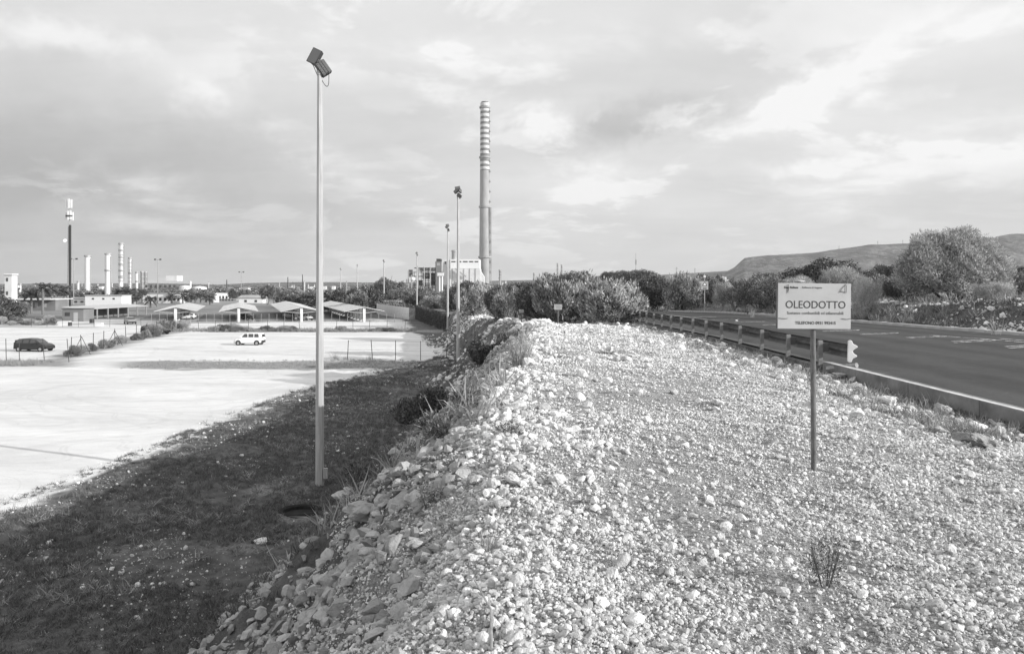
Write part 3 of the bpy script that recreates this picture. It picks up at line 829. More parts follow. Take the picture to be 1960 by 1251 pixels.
# ------------------------------------------------------------------ stones
H6 = [hull_stone(300 + i, 20, .62 + .05 * (i % 3)) for i in range(9)]
def samp_y(n, a, b, p):
    """sample distances with a density that falls as Y**-p"""
    u = rng.random(n); q = 1 - p
    return (a ** q + u * (b ** q - a ** q)) ** (1 / q)
def scatter_rot(n): return np.stack([rng.normal(0, .5, n), rng.normal(0, .5, n), rng.uniform(0, 6.28, n)], 1)
def gravel_points(n, ya, yb, p, s0, s1, alpha, xlo, xhi, prob=None, grow=.5):
    y = samp_y(n, ya, yb, p); xc = x_crest(y)
    lo = np.maximum(xc + xlo, -.80 * y - 2); hi = np.minimum(xhi, .78 * y + 3.5)
    x = lo + (hi - lo) * rng.random(n)
    u = rng.random(n); q = 1 - alpha
    s = (s0 ** q + u * (s1 ** q - s0 ** q)) ** (1 / q)
    s = s * np.maximum(1, (y / 7)) ** grow
    if prob is not None:
        k = rng.random(n) < prob(x, y, xc); x, y, s = x[k], y[k], s[k]
    z = gz(x, y) + s * .10
    return np.stack([x, y, z], 1), s
def p_berm(x, y, xc):
    sC = xc - x
    v = np.where(sC > 0, np.clip(1 - sC / 7.5, .1, 1) * .95, .95)
    v *= 1 - .93 * sst(4.9, 6.3, x + 1.2 * fbm(x * .8, y * .5, 91, 4)) * sst(8, 13, y)
    return v * np.clip(.80 + 1.7 * fbm(x * .7, y * .45, 101, 4), .16, 1)
P_, s_ = gravel_points(480000, 2.6, 36, 1.001, .010, .055, 2.6, -2.2, 7.0, p_berm, .42)
tag(gn_scatter('gravel', P_, scatter_rot(len(P_)), s_, H6, M['stone']), kind='stuff')
def p_edge(x, y, xc):
    sC = xc - x
    return (1 - .72 * sst(.2, 1.0, -sC) * (1 - sst(3.5, 5.5, x))) * np.clip(1.3 * np.exp(-((sC - 3.0) / 3.6) ** 2) + .10 + .14 * sst(3.5, 6, x) * sst(3, 6, y), 0, 1) * np.clip(.6 + 1.6 * fbm(x * .8, y * .8, 111, 3), .1, 1)
P_, s_ = gravel_points(100000, 2.4, 38, 1.05, .035, .26, 2.25, -7.2, 7.1, p_edge, .25)
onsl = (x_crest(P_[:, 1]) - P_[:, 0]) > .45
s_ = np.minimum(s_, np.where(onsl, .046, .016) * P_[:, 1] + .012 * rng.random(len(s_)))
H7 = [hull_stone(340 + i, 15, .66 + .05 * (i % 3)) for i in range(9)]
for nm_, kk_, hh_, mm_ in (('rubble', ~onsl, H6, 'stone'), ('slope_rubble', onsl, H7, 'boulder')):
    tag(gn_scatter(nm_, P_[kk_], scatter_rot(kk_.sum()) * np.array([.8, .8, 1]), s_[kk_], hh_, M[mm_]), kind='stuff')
# loose stones of the embankment that can be picked out singly
SB = [boulder_mesh(400 + i, 3, .6 + .06 * (i % 4)) for i in range(6)]
for b_ in SB: b_.materials.append(M['stone'])
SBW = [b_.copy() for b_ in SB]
for b_ in SBW: b_.materials.clear(); b_.materials.append(M['boulder'])  # darker copies for the slope side, shade painted into their colour
cnt = 0
def put_stone(x, y, size, me=None, sink=.18, rot=None):
    global cnt
    z = g1(x, y); me = me or SB[cnt % 6]
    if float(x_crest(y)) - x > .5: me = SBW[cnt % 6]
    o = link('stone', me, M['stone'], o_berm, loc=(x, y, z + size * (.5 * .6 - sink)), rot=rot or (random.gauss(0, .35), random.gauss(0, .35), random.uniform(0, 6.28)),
             scl=(size, size * random.uniform(.65, .95), size * random.uniform(.7, 1.0)))
    cnt += 1; return o
r_ = random.Random(5)
while cnt < 215:      # the rough shoulder on the slope side
    y = 2.6 + 17 * r_.random() ** 1.5; sC = r_.gauss(1.3, 1.3)
    x = float(x_crest(y)) - sC
    if x < -.78 * y - .5 or sC < -1.2 or sC > 6: continue
    put_stone(x, y, min(.030 * y, .05 + .02 * y, .09 * r_.paretovariate(1.8)))
while cnt < 240:      # along the wall and rail
    y = 5 + 20 * r_.random() ** 1.2; x = r_.uniform(4.6, 6.9)
    if x > .78 * y: continue
    put_stone(x, y, min(.40, .11 * r_.paretovariate(2.2)))
for (u, v, s_) in [(1035, 590, .0), (1325, 1162, .09), (1640, 800, .2), (1410, 600, .2), (1130, 920, .11), (1420, 990, .10), (870, 800, .16), (1110, 765, .22), (945, 925, .18), (1390, 1010, .10),
                   (1280, 1100, .08), (1790, 1190, .12), (1650, 1160, .07), (1820, 1060, .1), (1200, 690, .22), (812, 992, .12), (990, 905, .14), (1240, 705, .2), (1500, 1150, .08), (1700, 760, .3)]:
    if s_ > 0:
        y = EYE * FP / (v - 545); put_stone(U(u, y), y, s_, sink=.1)
# named boulders
BM = [boulder_mesh(500 + i, 4, .75, .34) for i in range(5)]
def boulder(u, y, size, label, k, dx=0, sq=(1, .8, .8), dz=0):
    x = U(u, y); z = g1(x, y)
    o = link('boulder', BM[k], M['boulder'], None, loc=(x, y, z + size * .15 + dz), rot=(r_.gauss(0, .3), r_.gauss(0, .3), r_.uniform(0, 6)), scl=(size * sq[0], size * sq[1], size * sq[2]))
    tag(o, label, 'rock'); return o
boulder(492, 5.6, .42, 'upright weathered boulder low on the shaded slope near the bottom edge', 0, sq=(.7, .7, 1.2))
boulder(430, 6.4, .62, 'large weathered boulder at the toe of the rubble slope in the lower corner', 1)
boulder(745, 9.2, .95, 'long weathered rock outcrop on the shaded slope beside the pit', 2, sq=(1.3, .9, .40), dz=-.16)
boulder(690, 12.5, .8, 'grey rock ledge on the slope just beside the lamp post foot', 4, sq=(1.2, 1.2, .4), dz=-.16)
boulder(700, 7.2, .36, 'blocky grey boulder halfway down the shaded slope', 1, sq=(1.3, .9, .8))
boulder(1880, 7.6, .34, 'largest pale rock of the heap in the gravel between sign and wall', 2, sq=(1.3, .8, .6))
boulder(1845, 7.9, .24, 'second pale rock of the heap in the gravel between sign and wall', 0, sq=(1.2, .8, .7))
boulder(1800, 8.2, .18, 'smallest pale rock of the heap in the gravel between sign and wall', 1)
boulder(1805, 11.2, .30, 'pointed pale rock against the foot of the concrete wall', 3, sq=(1, .8, 1.0))
boulder(1605, 15.6, .40, 'pale rock at the end of the concrete wall behind the sign post', 4, sq=(1.2, .8, .5))
boulder(1575, 13.9, .30, 'rounded dark-sided rock right beside the sign post', 0)
boulder(1635, 13.6, .30, 'flat pale rock in front of the end of the concrete wall', 2, sq=(1.1, .8, .5))
boulder(1487, 18.6, .33, 'square pale rock beside the foot of the guard rail post', 3)
for b_ in range(4):
    boulder([812, 880, 905, 1040][b_], [5.0, 8.6, 6.4, 9.6][b_], [.085, .2, .14, .22][b_], ['small white boulder among the shaded stones of the slope', 'bright pale rock on the lit shoulder above the slope',
            'cracked pale rock in the gravel at the shoulder', 'rounded pale rock standing in the gravel field'][b_], b_)
# flat white stone and things on the dark verge
y = 7.65 * FP / (1040 - 545)
o = link('flat_stone', boulder_mesh(601, 3, .3), M['whitewall'], None, loc=(U(500, y), y, g1(U(500, y), y) + .06), rot=(R(20), 0, .4), scl=(.42, .3, .3)); tag(o, 'flat white stone lying alone on the dark shaded ground below the pit', 'stone')
# pale crumbs on the dark verge
n_ = 17000; y = samp_y(n_, 13, 72, .8); x = interp(y, LOT_EDGE) - 1.5 + rng.random(n_) * (x_crest(y) - 4.5 - interp(y, LOT_EDGE))
k = rng.random(n_) < np.clip(.25 + 2.6 * fbm(x * .35, y * .35, 121, 4), .03, 1); x, y = x[k], y[k]
sz = .022 * (1 + rng.pareto(2.4, len(x))).clip(1, 7) * (1 + y / 60)
tag(gn_scatter('pebbles', np.stack([x, y, gz(x, y) + sz * .1], 1), scatter_rot(len(x)), sz, H6, M['stone']), kind='stuff')
# rubble bank beyond the road
n_ = 16000; y = samp_y(n_, 14, 62, .6); x = 19.9 + rng.random(n_) ** 1.1 * 6
k = rng.random(n_) < np.clip(.06 + .8 * fbm(x * .6, y * .4, 131, 3) + .75 * sst(21.9, 22.6, x), .02, 1); x, y = x[k], y[k]
sz = .07 * (1 + rng.pareto(2.3, len(x))).clip(1, 6)
tag(gn_scatter('rubble', np.stack([x, y, gz(x, y) + sz * .1], 1), scatter_rot(len(x)), sz, H6, M['stone']), kind='stuff')
# rubble along the shoulder farther away and along the verges of the lots
n_ = 9000; y = samp_y(n_, 36, 110, .7); x = x_crest(y) - rng.random(n_) ** 1.5 * 7 + .8
k = rng.random(n_) < np.clip(.3 + 2 * fbm(x * .25, y * .25, 141, 3), .04, 1); x, y = x[k], y[k]
sz = .12 * (1 + rng.pareto(2.2, len(x))).clip(1, 5)
tag(gn_scatter('rubble', np.stack([x, y, gz(x, y) + sz * .1], 1), scatter_rot(len(x)), sz, H6, M['stone']), kind='stuff')

# ------------------------------------------------------------------ plants
def leaves_mesh(name, c, d, L, w, tone, fold=.0):
    """diamond leaves: centres, unit directions, lengths, widths"""
    n = len(c); r = rng.normal(size=(n, 3)); sd = np.cross(d, r); sd /= np.linalg.norm(sd, axis=1)[:, None] + 1e-9
    L = np.asarray(L)[:, None] if np.ndim(L) else L; w = np.asarray(w)[:, None] if np.ndim(w) else w
    a = c - d * L * .5; b = c + sd * w * .5; e = c + d * L * .5; f = c - sd * w * .5
    v = np.stack([a, b, e, f], 1).reshape(-1, 3)
    me = np_mesh(name, v, np.arange(4 * n).reshape(n, 4))
    add_attr(me, 'tone', np.repeat(tone, 4))
    return me
def unit(v): return v / (np.linalg.norm(v, axis=1)[:, None] + 1e-9)
def crown(seed, lobes, n, L, w, up=.3, jit=.6, gap=.0, shell=.55, tlo=0.0, thi=1.0, gs=2.2):
    """leaf clumps over a set of ellipsoid lobes; real metres"""
    global rng
    rng = np.random.default_rng(seed)
    lb = np.array(lobes, float); vol = lb[:, 3] * lb[:, 4] + lb[:, 4] * lb[:, 5]; pk = rng.choice(len(lb), n * 2, p=vol / vol.sum()); l = lb[pk]
    d = unit(rng.normal(size=(n * 2, 3))); r = shell + (1 - shell) * rng.random(n * 2) ** .6
    bump = 1 + .34 * vn3(d * 2.3 + l[:, :3] * 1.7, 7) + .22 * vn3(d * 6 + l[:, :3], 11)
    c = l[:, :3] + d * l[:, 3:6] * (r * bump)[:, None]
    inside = np.zeros(len(c), bool)
    for i, q in enumerate(lb):
        e = (((c - q[:3]) / q[3:6]) ** 2).sum(1); inside |= (e < .35) & (pk != i)
    g = vn3(c * gs, 17) + .5 * vn3(c * gs * 2.3, 19)
    k = (~inside) & (g > gap - .55 + .0 * r) & (c[:, 2] > .02)
    c, d = c[k][:n], d[k][:n]; g = g[k][:n]
    dd = unit(d * .6 + np.array([0, 0, up]) + rng.normal(size=c.shape) * jit)
    tone = np.clip(rng.normal(.30, .30, len(c)) + g * .40, tlo, thi)
    return leaves_mesh('crown', c, dd, L * rng.uniform(.6, 1.3, len(c)), w * rng.uniform(.6, 1.3, len(c)), tone)
def trunk_mesh(seed, h, r, spread, nb=6, base=.0):
    rr = random.Random(seed); mb = MB()
    def limb(a, d, L, r0, lev):
        pts = [Vector(a)]; dd = Vector(d).normalized()
        for i in range(4):
            dd = (dd + Vector((rr.gauss(0, .16), rr.gauss(0, .16), rr.gauss(.05, .08)))).normalized(); pts.append(pts[-1] + dd * L / 4)
        mb.path(pts, [r0 * (1 - .16 * i) for i in range(5)], 6)
        if lev > 0:
            for j in range(rr.randint(2, 3)):
                p_ = pts[rr.randint(2, 4)]; limb(p_, dd + Vector((rr.gauss(0, .7), rr.gauss(0, .7), rr.uniform(0, .5))), L * rr.uniform(.5, .75), r0 * .5, lev - 1)
    for i in range(nb):
        a = 2 * math.pi * i / nb + rr.random(); limb((.0 + .15 * spread * math.cos(a) * (nb > 2), .15 * spread * math.sin(a) * (nb > 2), -.15 + base), (spread * math.cos(a), spread * math.sin(a), 1.0), h * .75, r, 2 if nb < 4 else 1)
    return mb.mesh('trunk', False)
def lobes_dome(seed, R_, H, n, size=.45, flat=.8, z0=.35):
    rr = random.Random(seed); L = []
    for i in range(n):
        a = rr.random() * 6.283; q = math.sqrt(rr.random()) * (1 - size * .75); el = rr.random()
        z = H * (z0 + (1 - z0 - size * .45) * el * math.sqrt(max(0, 1 - q * q)))
        L.append((R_ * q * math.cos(a), R_ * q * math.sin(a), z, R_ * size * rr.uniform(.7, 1.15), R_ * size * rr.uniform(.7, 1.15), H * size * flat * rr.uniform(.7, 1.1)))
    return L
def kind(name, crown_me, trunk_me, leafm, barkm='bark'):
    crown_me.materials.append(M[leafm]); trunk_me.materials.append(M[barkm]); return (crown_me, trunk_me)
K = {}; KS = {}
# each kind: radius 2.5 m, height 3 m unless noted; scaled when placed
K['oleander'] = (kind('o', crown(1, lobes_dome(1, 2.0, 2.3, 16, .42, 1.0, .28), 15000, .24, .050, .8, .4, .12, .40, gs=3.0), trunk_mesh(1, 1.7, .03, .9, 9), 'oleander'), 2.0, 2.3)
K['oleander2'] = (kind('o', crown(2, lobes_dome(2, 2.0, 2.3, 14, .40, 1.0, .28), 13000, .24, .050, .8, .4, .12, .40, gs=3.0), trunk_mesh(2, 1.7, .03, .9, 9), 'oleander'), 2.0, 2.3)
K['dark'] = (kind('d', crown(3, lobes_dome(3, 2.5, 3.0, 18, .38, .8, .30), 20000, .15, .08, .3, .8, .08, .45, gs=2.6), trunk_mesh(3, 2.0, .05, .8, 5), 'darkleaf'), 2.5, 3.0)
K['mid'] = (kind('m', crown(4, lobes_dome(4, 2.5, 3.0, 18, .36, .8, .32), 18000, .17, .07, .5, .7, .12, .45, gs=2.6), trunk_mesh(4, 2.0, .05, .8, 5), 'midleaf'), 2.5, 3.0)
K['tamarisk'] = (kind('t', crown(5, [(-1.6, 0, 1.9, 1.5, 1.3, 1.3), (-.9, .3, 3.0, 1.3, 1.2, 1.0), (.3, 0, 3.2, 1.3, 1.2, .95), (1.4, 0, 2.6, 1.3, 1.2, 1.0), (2.4, 0, 1.9, 1.0, 1.0, .9), (.4, -.5, 1.8, 1.6, 1.3, 1.2), (1.6, -.5, 1.3, 1.4, 1.1, .9), (-.3, .3, 2.4, 1.7, 1.2, 1.3), (1.0, .2, 2.3, 1.5, 1.2, 1.2),
                                   (-2.5, 0, 1.5, .8, .8, .9), (-1.8, 0, 2.8, .8, .8, .7), (2.9, .2, 2.2, .5, .6, .5), (-.2, -.8, 1.2, 1.0, .8, .7)], 52000, .22, .036, .5, .55, .10, .4, gs=2.4), trunk_mesh(5, 3.0, .07, .8, 6), 'tamarisk'), 3.4, 4.2)
K['grove'] = (kind('g', crown(6, lobes_dome(6, 2.5, 4.4, 16, .36, .6, .42), 14000, .22, .09, .3, .8, .0, .5), trunk_mesh(6, 3.4, .10, .45, 3), 'midleaf'), 2.5, 4.4)
K['far'] = (kind('f', crown(7, lobes_dome(7, 2.5, 3.4, 12, .42, .8, .34), 5000, .30, .18, .3, .8, -.1, .5), trunk_mesh(7, 2.4, .08, .6, 4), 'darkleaf'), 2.5, 3.4)
K['far2'] = (kind('f', crown(8, lobes_dome(8, 2.5, 3.4, 12, .40, .8, .34), 5000, .30, .15, .4, .8, -.05, .5), trunk_mesh(8, 2.4, .08, .6, 4), 'midleaf'), 2.5, 3.4)
K['pine'] = (kind('p', crown(9, [(x_, y_, 2.5 + .3 * math.sin(x_ * 2), 1.1, 1.0, .55) for x_ in (-1.7, -.6, .5, 1.5) for y_ in (-1, .6)], 12000, .16, .05, .8, .5, -.1, .4), trunk_mesh(9, 2.4, .11, .35, 2), 'darkleaf'), 2.6, 3.1)
K['feather'] = (kind('e', crown(10, lobes_dome(10, 2.2, 3.0, 18, .34, .9, .3), 20000, .20, .025, .9, .5, .05, .4), trunk_mesh(10, 2.2, .04, .8, 7), 'tamarisk'), 2.2, 3.0)
rng = np.random.default_rng(77)
def plant(kd, u, Y, vt, wpx, label, cat='bush', name=None, group=None, zb=None, rz=None, X=None):
    (cm, tm) = K[kd][0]
    if kd not in KS:
        co = np.empty(len(cm.vertices) * 3, np.float32); cm.vertices.foreach_get('co', co); co = co.reshape(-1, 3)
        KS[kd] = ((np.percentile(co[:, 0], 98.5) - np.percentile(co[:, 0], 1.5)) / 2, float(np.percentile(co[:, 2], 99)))
    R0, H0 = KS[kd]
    x = U(u, Y) if X is None else X; zg_ = g1(x, Y) if zb is None else zb
    h = (V(vt, Y) - zg_); w = wpx / FP * Y
    t = thing(name or {'tree': 'tree', 'bush': 'bush'}[cat], label, cat, (x, Y, zg_ - .05), random.uniform(0, 6.28) if rz is None else rz, group)
    t.scale = (w / 2 / R0, w / 2 / R0, h / H0)
    link('trunk', tm, None, t); link('crown', cm, None, t)
    return t
# oleanders and bushes where the gravel ends
for a in [('oleander', 1168, 44, 538, 128, 'rounded oleander bush at the road end of the gravel, closest to the guard rail'),
          ('oleander2', 1092, 50, 528, 120, 'tall dense oleander bush behind the larger small pale sign'),
          ('dark', 1035, 54, 541, 90, 'dark bush standing between the two small pale signs'),
          ('oleander2', 975, 60, 553, 60, 'low oleander bush behind the smaller pale sign'),
          ('dark', 1000, 66, 543, 84, 'dark rounded bush rising behind the smaller pale sign'),
          ('dark', 955, 74, 550, 62, 'small dark bush between the pale-leaved oleander and the smaller sign'),
          ('oleander', 915, 95, 545, 74, 'pale-leaved oleander bush below the foot of the striped chimney'),
          ('oleander2', 868, 130, 560, 44, 'oleander bush seen between the two lamp posts'),
          ('dark', 1115, 60, 524, 110, 'broad dark bush top showing above the oleanders'),
          ('mid', 1060, 72, 530, 90, 'grey-green bush top just above the dark one by the signs'),
          ('mid', 940, 125, 546, 80, 'grey-green bush in front of the power station hall'),
          ('oleander', 838, 195, 566, 60, 'oleander bush beside the twin white pipes of the power station'),
          ('dark', 805, 203, 562, 62, 'dark bush behind the slender corner lamp post'),
          ('mid', 772, 222, 552, 60, 'grey-green bush below the pipe racks of the power station'),
          ('oleander2', 760, 212, 572, 60, 'oleander bush above the pale corrugated fence'),
          ('dark', 895, 130, 540, 70, 'dark tree-like bush in front of the white hall', ),
          ]: plant(*a)
# beyond the road
for a in [('dark', 1255, 92, 530, 74, 'dark bush at the bend across the road'), ('oleander', 1308, 88, 527, 70, 'oleander bush with pale tips across the road'),
          ('mid', 1350, 94, 528, 66, 'grey-green bush just behind the tall warning sign'), ('dark', 1232, 106, 538, 60, 'low dark bush half hidden by the roadside oleander'),
          ('feather', 1388, 78, 540, 44, 'feathery small bush between warning sign and bare tree'),
          ('mid', 1450, 66, 532, 70, 'grey bush between the bare tree and the large sign'), ('dark', 1470, 84, 526, 80, 'dark bush farther behind the bare tree'),
          ('dark', 1572, 60, 499, 140, 'broad round-topped dark bush behind the large sign'), ('feather', 1610, 55, 512, 84, 'feathery pale bush leaning against the round dark bush'),
          ('dark', 1520, 70, 516, 90, 'dark bush filling the gap behind the upper corner of the large sign'), ('mid', 1490, 58, 532, 80, 'grey bush just beside the edge of the large sign'),
          ('dark', 1665, 75, 520, 80, 'dark bush behind the low feathery one past the large sign'), ('mid', 1430, 75, 538, 60, 'low grey bush under the bare tree'),
          ('feather', 1530, 52, 530, 80, 'feathery bush hidden behind the sign board'), ('feather', 1655, 42, 536, 54, 'low feathery bush between large sign and largest tree'),
          ('mid', 1690, 60, 530, 70, 'grey bush in the gap before the largest tree'), ('dark', 1725, 46, 530, 60, 'dark bush at the shaded side of the largest tree'),
          ('mid', 1945, 42, 524, 70, 'grey bush at the edge of the frame past the largest tree'), ('dark', 1962, 47, 512, 60, 'dark bush behind the last grey one past the largest tree'),
          ('feather', 1905, 36, 540, 70, 'feathery dry bush at the foot of the largest tree')]: plant(*a)
plant('tamarisk', 1822, 41, 441, 198, 'largest tree, a broad feathery pale tamarisk on the bank across the road', 'tree', 'tamarisk_tree', rz=0)
plant('pine', 1215, 190, 517, 74, 'dark flat-topped umbrella pine beyond the oleanders', 'tree', 'pine_tree', zb=-1.5, rz=.3)
plant('pine', 1695, 110, 507, 70, 'dark flat-topped pine close behind the largest tree', 'tree', 'pine_tree', rz=1.2)
plant('pine', 1165, 230, 520, 34, 'small pine next to the umbrella pine', 'tree', 'pine_tree', zb=-2, rz=2)
# bare tree
mb = MB(); rr = random.Random(4)
def twig(a, d, L, r0, lev):
    pts = [Vector(a)]; dd = Vector(d).normalized()
    for i in range(3): dd = (dd + Vector((rr.gauss(0, .12), rr.gauss(0, .12), rr.gauss(.03, .06)))).normalized(); pts.append(pts[-1] + dd * L / 3)
    mb.path(pts, [max(r0 * (1 - .2 * i), .008) for i in range(4)], 5 if lev > 2 else 3)
    if lev > 0:
        for j in range(3 if lev > 2 else 4):
            p_ = pts[rr.randint(1, 3)]; twig(p_, dd + Vector((rr.gauss(0, .45), rr.gauss(0, .45), rr.uniform(.0, .35))), L * rr.uniform(.6, .8), r0 * .55, lev - 1)
for j in range(4): twig((0, 0, -.1), (rr.gauss(0, .45), rr.gauss(0, .4), 1), 1.35, .075, 4)
Y = 68; x = U(1405, Y); bt = thing('bare_tree', 'leafless tree with a fan of fine dark branches across the road', 'tree', (x, Y, g1(x, Y)))
mb.build('trunk', M['bark'], bt)
LM = [(-40, 'at the frame edge'), (10, 'by the narrow white tower'), (60, 'behind the dark flat building'), (125, 'behind the telecom tower'), (168, 'below the first wide white column'), (207, 'below the second wide white column'), (235, 'below the tallest refinery column'),
      (275, 'below the short dark columns'), (305, 'behind the white two-storey building'), (355, 'below the far white chimney'), (412, 'by the upright white tank'), (480, 'behind the low white house'), (530, 'over the broad-roofed carport'), (612, 'behind the tallest lamp post'),
      (652, 'at the most distant lamp post'), (684, 'at the lamp post behind the last carport'), (735, 'by the lamp post behind the corrugated fence'), (798, 'by the corner lamp post'), (845, 'by the twin white pipes'), (880, 'before the white power station hall'), (928, 'at the foot of the striped chimney'),
      (957, 'below the banded stack'), (1022, 'below the short far stack'), (1070, 'below the pair of slim far stacks'), (1165, 'by the small pine'), (1215, 'by the umbrella pine'), (1295, 'below the tall pylon'), (1348, 'behind the warning sign'), (1405, 'behind the bare tree'), (1470, 'below the end of the plateau'),
      (1556, 'behind the OLEODOTTO sign'), (1650, 'past the OLEODOTTO sign'), (1700, 'by the dark flat-topped pine'), (1820, 'behind the largest tree'), (1940, 'past the largest tree')]
def by(u): return min(LM, key=lambda q: abs(q[0] - u))[1]
KD = {'far': 'dark rounded', 'far2': 'grey-green', 'grove': 'tall loose-crowned', 'dark': 'dark', 'mid': 'grey', 'feather': 'feathery pale'}
# scrub tops across the far bank: many like shrubs
gl = 'scrub bushes massed along the far side of the road'
for i in range(26):
    Y = random.uniform(50, 100); x = random.uniform(23, 60)
    if x / Y > .75: continue
    k_ = random.choice(['dark', 'mid', 'feather', 'far2']); h = random.uniform(1.3, 2.4); zg_ = g1(x, Y)
    plant(k_, 0, Y, 545 - (zg_ + h - EYE) * FP / Y, random.uniform(2.6, 4.4) * FP / Y, KD[k_ if k_ != 'far2' else 'far2'] + ' scrub bush across the road ' + by(980 + x / Y * FP), group=gl, X=x)

# grass and weeds: tufts
def tuft(seed, n, h, spread, w, lean=.5):
    global rng
    rg = np.random.default_rng(seed); a = rg.random(n) * 6.28; r = rg.random(n) * spread
    b = np.stack([r * np.cos(a), r * np.sin(a), np.zeros(n)], 1); d = unit(np.stack([rg.normal(0, lean, n), rg.normal(0, lean, n), np.ones(n)], 1))
    h_ = h * rg.uniform(.5, 1.1, n)[:, None]; sd = unit(np.cross(d, rg.normal(size=(n, 3)))) * w
    m_ = b + d * h_ * .6; t = m_ + unit(d + rg.normal(size=(n, 3)) * .35) * h_ * .4
    v = np.stack([b - sd, b + sd, m_ + sd * .7, m_ - sd * .7, t], 1).reshape(-1, 3)
    k = np.arange(n)[:, None] * 5
    f = np.concatenate([k + np.array([[0, 1, 2, 3]]), k + np.array([[3, 2, 4, 4]])])
    me = bpy.data.meshes.new('tuft'); me.from_pydata(v.tolist(), [], [tuple(q) if q[2] != q[3] else tuple(q[:3]) for q in f.tolist()]); me.update()
    add_attr(me, 'tone', np.repeat(rg.random(n), 5)); return me
def tufts(name, x, y, size, protos, m, tilt=.2):
    k = ((x - HOLE[0]) / .62) ** 2 + ((y - HOLE[1] + .3) / .9) ** 2 > 1; x, y = x[k], y[k]; size = size[k]
    n = len(x); rot = np.stack([rng.normal(0, tilt, n), rng.normal(0, tilt, n), rng.uniform(0, 6.28, n)], 1)
    return tag(gn_scatter(name, np.stack([x, y, gz(x, y) - .01], 1), rot, size, protos, m), kind='stuff')
n_ = 30000; y = samp_y(n_, 13, 75, .7); e_ = interp(y, LOT_EDGE); x = e_ - 1.0 + rng.random(n_) * (x_crest(y) - 4.2 - e_)
k = rng.random(n_) < np.clip(.45 + 1.8 * fbm(x * .3, y * .3, 151, 4), .05, 1); x, y = x[k], y[k]
tufts('grass', x, y, rng.uniform(.5, 1.5, len(x)), [tuft(20 + i, 22, .16, .14, .006, .9) for i in range(5)], M['weed'])
n_ = 5200; y = samp_y(n_, 13, 75, .7); e_ = interp(y, LOT_EDGE); x = e_ - 1.4 + rng.random(n_) * (x_crest(y) - 4.2 - e_)
k = rng.random(n_) < np.clip(.10 + 1.4 * fbm(x * .5, y * .5, 161, 4), .02, 1); x, y = x[k], y[k]
tufts('dry_grass', x, y, rng.uniform(.6, 1.7, len(x)), [tuft(30 + i, 16, .22, .14, .007, 1.0) for i in range(4)], M['dry'])
# growth on the shaded slope
n_ = 16000; y = samp_y(n_, 7, 100, .7); sC = 2.0 + rng.random(n_) * 4.2; x = x_crest(y) - sC
k = rng.random(n_) < np.clip(.22 * sst(8, 16, y) + 1.8 * fbm(x * .45, y * .35, 171, 4) * sst(7, 12, y), .01, 1) * (1 - .75 * sst(26, 36, y)); x, y = x[k], y[k]
tufts('slope_weeds', x, y, rng.uniform(.3, .9, len(x)) * (1 + y / 70), [tuft(40 + i, 26, .26, .16, .008, .6) for i in range(4)], M['weed'])
n_ = 900; y = samp_y(n_, 9, 60, .9); x = x_crest(y) - .2 - rng.random(n_) * 4
k = rng.random(n_) < .6 * np.clip(.2 + 1.4 * fbm(x * .45, y * .35, 181, 4), .01, 1); x, y = x[k], y[k]
tufts('dry_grass', x, y, rng.uniform(.8, 2.2, len(x)), [tuft(50 + i, 16, .30, .10, .006, .6) for i in range(4)], M['dry'])
# berm top: thin dry weeds; along the rail and wall: scrub
n_ = 1300; y = samp_y(n_, 3, 35, 1.1); x = x_crest(y) - 1 + rng.random(n_) * 6
k = rng.random(n_) < np.clip(.08 + 1.3 * fbm(x * .6, y * .6, 191, 4), .01, .7); x, y = x[k], y[k]
tufts('dry_grass', x, y, rng.uniform(.35, .9, len(x)), [tuft(60 + i, 10, .15, .07, .003, .9) for i in range(4)], M['dry'])
n_ = 5000; y = samp_y(n_, 8, 44, .7); x = 7.05 - rng.random(n_) ** 1.6 * 2.2
k = rng.random(n_) < np.clip(.4 + 2.0 * fbm(x * .6, y * .5, 201, 4), .03, 1); x, y = x[k], y[k]
tufts('edge_weeds', x, y, rng.uniform(.3, 1.1, len(x)), [tuft(70 + i, 24, .14, .14, .005, 1.0) for i in range(4)], M['weed'])
n_ = 900; y = samp_y(n_, 8, 44, .7); x = 7.05 - rng.random(n_) ** 1.3 * 2.5
tufts('dry_grass', x, y, rng.uniform(.4, 1.3, len(x)), [tuft(80 + i, 12, .20, .10, .004, .7) for i in range(3)], M['dry'])
# far bank
n_ = 9000; y = samp_y(n_, 16, 110, .5); x = 19.6 + rng.random(n_) * 9
k = rng.random(n_) < np.clip(.25 + 2.2 * fbm(x * .4, y * .25, 211, 4) + .2 * sst(50, 60, y), .02, 1); x, y = x[k], y[k]
k = rng.random(len(x)) < .45; x, y = x[k], y[k]
tufts('bank_weeds', x, y, rng.uniform(.5, 1.5, len(x)), [tuft(90 + i, 26, .26, .2, .010, .7) for i in range(4)], M['weed'])
n_ = 5000; y = samp_y(n_, 20, 100, .6); x = 19.8 + rng.random(n_) ** 1.0 * 8
k = rng.random(n_) < np.clip(.15 + 1.6 * fbm(x * .35, y * .25, 221, 4) + .25 * sst(22, 24, x), .02, 1); x, y = x[k], y[k]
k = rng.random(len(x)) < .6; x, y = x[k], y[k]
tufts('dry_grass', x, y, rng.uniform(.8, 2.6, len(x)), [tuft(95 + i, 18, .30, .16, .008, .5) for i in range(4)], M['dry'])

